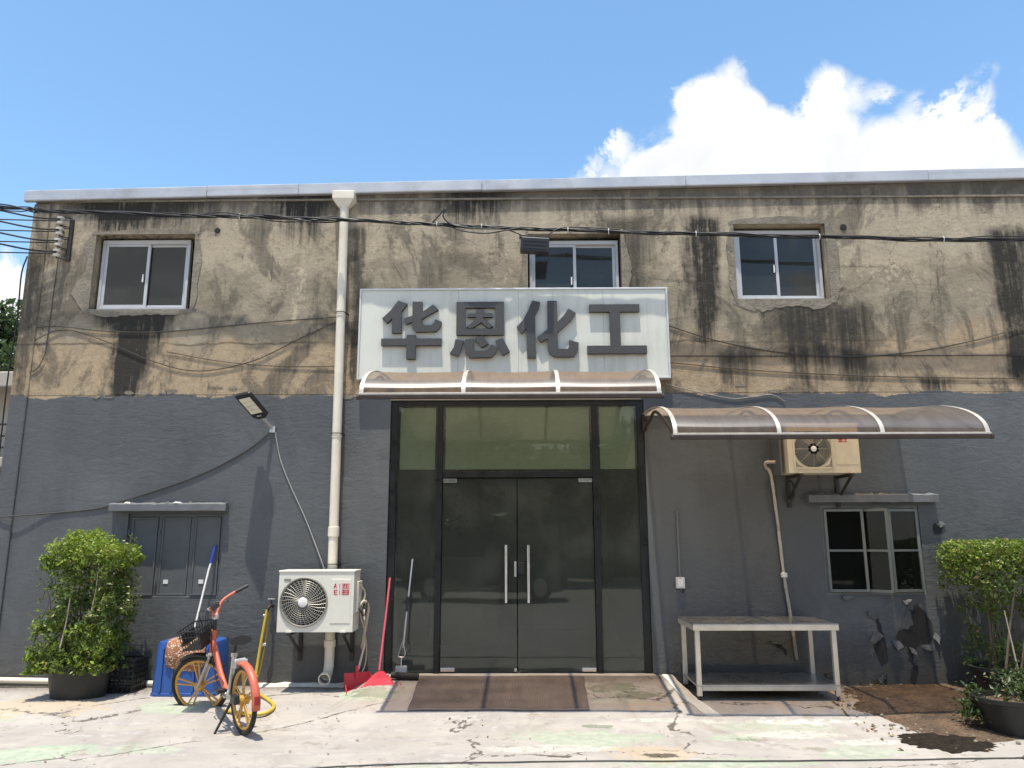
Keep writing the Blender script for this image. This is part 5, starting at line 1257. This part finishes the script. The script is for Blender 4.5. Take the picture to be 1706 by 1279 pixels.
leaves('low_leaves', 'leaf_shaded', LP, 300, lambda r: (r.uniform(-4.96, -4.24), r.uniform(-.88, -.6), .38 + abs(r.gauss(0, .10))), .045)

RP = thing('potted_hedge', 'broad leafy hedge with bare lower stems in a black pot by the right wall', 'plant', (5.2, -.62, .1), group='potted hedges')
oval_pot(5.28, -.62, .10, .62, .34, .30, RP, .85)
def hedgeR(r):
    z = r.uniform(.34, 1.80); x = r.uniform(4.42, 6.2); y = r.uniform(-1.02, -.12)
    top = 1.66 + .06 * noise.noise((x * 3, y * 3, 0)) - .14 * sst(4.75, 4.5, x); xl = 4.66 + .20 * sst(1.25, .85, z) + .05 * noise.noise((z * 17, y * 11, 5)) - .14 * sst(.75, .4, z) * r.random() + .06 * noise.noise((z * 5, y * 4, 0))
    if z > top or x < xl: return None
    yl = -.98 + .16 * sst(1.3, .9, z)
    if y < yl: return None
    shell = min(x - xl, y - yl, top - z)
    if shell > .18 and r.random() < .75: return None
    dn = noise.noise((x * 4.2, y * 4.2, z * 4.2)) + .35 * noise.noise((x * 10, y * 10, z * 10))
    thr = -.6 if z > 1.2 else (-.08 if z > .9 else .14)
    return (x, y, z) if dn > thr else None
leaves('foliage', 'leaf_shaded', RP, 13000, hedgeR, .040)
leaves('lit_crowns', 'leaf', RP, 6000, lambda r: (lambda q: q if q and q[2] > 1.36 else None)(hedgeR(r)), .038)  # lighter leaves on top, brightness of the lit side painted in
for i in range(24):
    x0 = random.uniform(4.85, 5.8); y0 = random.uniform(-.85, -.45); twig(RP, (x0, y0, .34), (x0 + random.uniform(-.25, .25), y0 + random.uniform(-.15, .15), random.uniform(1.1, 1.5)), random.uniform(.008, .016), (random.uniform(-.06, .06), 0, 0))
twig(RP, (4.92, -.96, .36), (4.84, -.98, .98), .010, (0, 0, 0), 'tan_handle')
leaves('trailing_leaves', 'leaf_dark', RP, 700, lambda r: (r.gauss(5.0, .16), r.uniform(-1.06, -.92), r.uniform(.12, .42)), .04)
SP = thing('potted_shrub', 'small dark shrub in a black bowl in front of the right hedge', 'plant', (4.42, -1.72, 0))
oval_pot(4.42, -1.70, .01, .36, .30, .30, SP, .72)
leaves('foliage', 'leaf_dark', SP, 2600, lambda r: (lambda q: q if noise.noise((q[0] * 5, q[1] * 5, q[2] * 5)) > -.15 else None)((4.66 + r.gauss(0, .17), -1.75 + r.gauss(0, .16), .16 + abs(r.gauss(.12, .13)))), .042)
leaves('side_leaves', 'leaf_dark', SP, 500, lambda r: (4.12 + r.gauss(0, .07), -1.55 + r.gauss(0, .1), .10 + abs(r.gauss(.08, .1))), .04)
for i in range(7): twig(SP, (4.55 + random.uniform(-.1, .1), -1.7, .26), (4.66 + random.uniform(-.25, .25), -1.75 + random.uniform(-.2, .2), random.uniform(.4, .55)), .007, (0, 0, .02))
# dark mound by the small shrub, a ground shadow painted as earth colour
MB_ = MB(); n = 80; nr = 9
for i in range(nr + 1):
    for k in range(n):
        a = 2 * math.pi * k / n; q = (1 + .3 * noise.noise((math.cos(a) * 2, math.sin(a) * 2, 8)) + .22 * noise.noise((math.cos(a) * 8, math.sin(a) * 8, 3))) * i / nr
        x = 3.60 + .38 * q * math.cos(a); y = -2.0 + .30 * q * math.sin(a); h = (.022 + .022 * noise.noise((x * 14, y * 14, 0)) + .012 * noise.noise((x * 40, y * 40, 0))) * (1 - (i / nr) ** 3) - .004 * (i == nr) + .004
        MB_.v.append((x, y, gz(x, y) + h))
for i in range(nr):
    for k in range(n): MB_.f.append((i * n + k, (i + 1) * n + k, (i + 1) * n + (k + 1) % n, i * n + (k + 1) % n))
simple('shadow_soil', (.020, .015, .011), .95, 0, .5, 25, dirtamt=.5, dirt=(.06, .042, .028), bump=1, spec=.15)
o = MB_.build('shadow_mound', 'shadow_soil', smooth=30); o['kind'] = 'structure'
# black mesh crate behind the left pot
CR = thing('plastic_crate', 'black slatted plastic crate tucked behind the left hedge pot', 'crate', (-4.33, -.27, .1))
cx0, cx1, cy0, cy1, cz0, cz1 = -4.56, -4.12, -.40, -.10, .105, .43
for (ax, a0, a1, b) in (('x', cx0, cx1, cy0), ('x', cx0, cx1, cy1), ('y', cy0, cy1, cx0), ('y', cy0, cy1, cx1)):
    w = MB()
    for k in range(7):
        z = cz0 + (cz1 - cz0) * k / 6; w.box((a0, b - .006, z - .008), (a1, b + .006, z + .008)) if ax == 'x' else w.box((b - .006, a0, z - .008), (b + .006, a1, z + .008))
    m_ = 9 if ax == 'x' else 6
    for k in range(m_ + 1):
        q = a0 + (a1 - a0) * k / m_; w.box((q - .007, b - .0045, cz0), (q + .007, b + .0045, cz1)) if ax == 'x' else w.box((b - .0045, q - .007, cz0), (b + .0045, q + .007, cz1))
    w.build('crate_side', 'pot_black', CR)
MB().box((cx0, cy0, cz0 - .004), (cx1, cy1, cz0 + .004)).build('crate_base', 'pot_black', CR)
# fallen leaves and crumbs
def onground(r, x, y): return (x, y, gz(x, y) + .008)
lt = leaves('leaf_litter', 'litter', None, 900, lambda r: onground(r, min(5.6, max(3.1, r.gauss(4.0, .55))), min(-.03, max(-2.25, r.gauss(-.7, .65)))), .04, 3.5)
lt['kind'] = 'stuff'
lt2 = leaves('ground_debris', 'litter', None, 260, lambda r: onground(r, r.uniform(-6.3, 1.6), r.choice((-.08 - abs(r.gauss(0, .09)), r.uniform(-2.6, -.1)))), .024, 3.5); lt2['kind'] = 'stuff'

# ------------------------------------------------------------------ surroundings
def tree(name, x, y, z0, rx, rz, hc, nleaf, label, size, seed):
    T = thing(name, label, 'tree', (x, y, 0), group='background trees'); rnd = random.Random(seed)
    MB().tube(spline([(x, y, -.2), (x + .1, y, hc * .35), (x - .1, y, hc * .7), (x, y, hc + rz * .4)], 5), [.28 - .012 * i for i in range(16)], 10).build('trunk', 'bark', T, smooth=60)
    lobes = [(x + rnd.gauss(0, rx * .42), y + rnd.gauss(0, rx * .42), hc + rnd.uniform(-.6, .85) * rz, rnd.uniform(.32, .55) * rx) for _ in range(16)]
    for (a, b, c_, q) in lobes[:8]: MB().tube(spline([(x, y, hc * .55), ((x + a) / 2, (y + b) / 2, (hc * .6 + c_) / 2 + .3), (a, b, c_)], 4), .07, 6).build('limb', 'bark', T, smooth=60)
    def smp(r):
        a, b, c_, q = r.choice(lobes); d = Vector((r.gauss(0, 1), r.gauss(0, 1), r.gauss(0, 1))).normalized() * q * r.random() ** .35
        p_ = (a + d.x, b + d.y, c_ + d.z * .8); return p_ if noise.noise((p_[0] * .9, p_[1] * .9, p_[2] * .9)) > -.22 else None
    leaves('crown', 'tree_leaf', T, nleaf, smp, size)
tree('broadleaf_tree', -21.5, 20, 0, 3.0, 3.0, 7.8, 15000, 'taller broadleaf tree behind the left corner of the building', .24, 1)
tree('broadleaf_tree', -18.4, 23, 0, 2.2, 2.4, 7.2, 9000, 'lower broadleaf tree peeping past the left building edge', .24, 2)
NB = thing('neighbour_house', 'low cream neighbouring house with dark ground floor beyond the left corner', 'building', (-13, 10, 0))
MB().box((-17, 8, 0), (-8.2, 14, 3.3)).build('lower_wall', 'dark_frame', NB); MB().box((-17, 8.2, 3.3), (-8.2, 14, 5.0)).build('upper_wall', 'balcony_wall', NB)
MB().box((-17.2, 7.5, 5.0), (-8.0, 14.2, 5.35)).build('parapet', 'balcony_wall', NB, bevel=.03); MB().box((-17.2, 7.2, 3.2), (-8.0, 8.2, 3.42)).build('balcony_slab', 'balcony_wall', NB, bevel=.02)
for k in range(5):
    x = -16 + k * 1.5; wq = MB().box((x, 8.15, 3.75), (x + .9, 8.22, 4.75)).build('window', 'bark', NB); MB().box((x + .06, 8.13, 3.81), (x + .84, 8.149, 4.69)).build('pane', 'car_glass', wq)
for z in (3.6, 3.85, 4.1, 2.2, 2.6, 1.8): MB().box((-17.2, 7.2, z), (-8.0, 7.24, z + .04)).build('rail', 'bracket_dark', NB)
for k in range(9): MB().box((-17.2 + k * 1.12, 7.2, 0), (-17.12 + k * 1.12, 7.28, 4.14)).build('rail_post', 'bracket_dark', NB)
# across the yard, seen only in the door glass: dark car and trees
CA = thing('parked_car', 'black saloon car parked across the yard, reflected in the door glass', 'car', (-1, -13.2, 0))
def loft(rows, name, mat, par):
    mb = MB(); n = len(rows[0][1])
    for y, prof in rows: mb.v += [(x, y, z) for x, z in prof]
    for i in range(len(rows) - 1):
        for k in range(n): mb.f.append((i * n + k, i * n + (k + 1) % n, (i + 1) * n + (k + 1) % n, (i + 1) * n + k))
    mb.f += [tuple(range(n)), tuple((len(rows) - 1) * n + k for k in reversed(range(n)))]
    return mb.build(name, mat, par, smooth=35)
bp = [(-3.2, .30), (-3.25, .55), (-3.15, .80), (-2.5, .92), (.2, .95), (1.05, .88), (1.28, .70), (1.32, .35), (1.1, .22), (-3.0, .22)]
def ins(p_, k): cx = -.98; return [(cx + (a - cx) * k, .22 + (b - .22) * (.9 + .1 * k)) for a, b in p_]
loft([(-14.08, ins(bp, .95)), (-13.95, bp), (-12.45, bp), (-12.32, ins(bp, .95))], 'body', 'car_black', CA)
cp = [(-2.75, .93), (-2.1, 1.36), (-1.5, 1.46), (-.7, 1.45), (-.1, 1.33), (.55, .94)]
loft([(-13.9, [(a, b) for a, b in cp]), (-13.7, [(-.98 + (a + .98) * .97, b + .02) for a, b in cp]), (-12.7, [(-.98 + (a + .98) * .97, b + .02) for a, b in cp]), (-12.5, cp)], 'cabin', 'car_glass', CA)
for (wx, wy) in ((-2.4, -12.42), (.55, -12.42), (-2.4, -13.98), (.55, -13.98)):
    w_ = MB().lathe([(.2, -.1), (.31, -.1), (.325, -.06), (.325, .06), (.31, .1), (.2, .1)], (wx, wy, .325), 24, 'Y').build('wheel', 'rubber', CA, smooth=40); MB().lathe([(.19, -.104), (.05, -.108), (.05, .108), (.19, .104)], (wx, wy, .325), 16, 'Y').build('rim', 'galvanised', w_, smooth=40)
for s_ in (-12.30, -14.1): MB().bar((-2.7, s_ , .90), (.75, s_, .93), .02, .015).build('chrome_strip', 'steel_bright', CA)
for (a, b) in ((-1.1, -12.45), (-1.1, -13.95)): MB().box((-.05, b - .1, .95), (.12, b + .1, 1.07)).build('wing_mirror', 'car_black', CA, bevel=.03)
CA.scale = (1, 1, 1.28)
for i, (x, y) in enumerate(((-10, -21), (-5.5, -22.5), (-1, -21), (3.5, -22.5), (8, -21), (12.5, -22))):
    tree('broadleaf_tree', x, y, 0, 3.2, 2.8, 3.6, 3000, ('leftmost', 'second from left', 'third from left', 'third from right', 'second from right', 'rightmost')[i] + ' of the trees across the yard behind the viewer', .5, 10 + i)
o = MB().box((-22, -26.2, 0), (24, -26, 5.2)).build('yard_wall', 'grey_paint', bevel=.02); tag(o, 'long plain rendered wall across the yard behind the viewer', 'wall')

o = MB().tube([q + Vector((0, 0, gz(q.x, q.y) + .008)) for q in spline([(-2.6, -3.2, 0), (-1.4, -2.72, 0), (-.4, -2.62, 0), (.6, -2.58, 0), (1.8, -2.58, 0), (3.0, -2.54, 0), (4.6, -2.5, 0), (7, -2.7, 0), (9, -2.5, 0)], 12)], .0055, 6).build('ground_cable', 'wire_grey', smooth=60)
tag(o, 'thin dark cable lying across the yard in the foreground', 'cable')

q = MB()
for i in range(60):
    a = random.uniform(1.6, 4.6); x = 4.55 + 1.3 * math.cos(a) + random.gauss(0, .14); y = min(-.05, -1.05 + 1.05 * math.sin(a) + random.gauss(0, .12)); r_ = random.uniform(.006, .022); n = 7; o_ = len(q.v)
    for (rr_, h_) in ((.7, 0), (1, .35), (.8, .8), (.3, 1.05)): q.v += [(x + r_ * rr_ * math.cos(6.283 * k / n) * (1 + .3 * noise.noise((k, i, 0))), y + r_ * rr_ * math.sin(6.283 * k / n) * (1 + .3 * noise.noise((k, i, 4))), gz(x, y) + .004 + r_ * h_) for k in range(n)]
    for u_ in range(3):
        for k in range(n): q.f.append((o_ + u_ * n + k, o_ + u_ * n + (k + 1) % n, o_ + (u_ + 1) * n + (k + 1) % n, o_ + (u_ + 1) * n + k))
    q.f.append(tuple(o_ + 3 * n + k for k in range(n)))
o = q.build('rubble', 'mortar', smooth=30); o['kind'] = 'stuff'
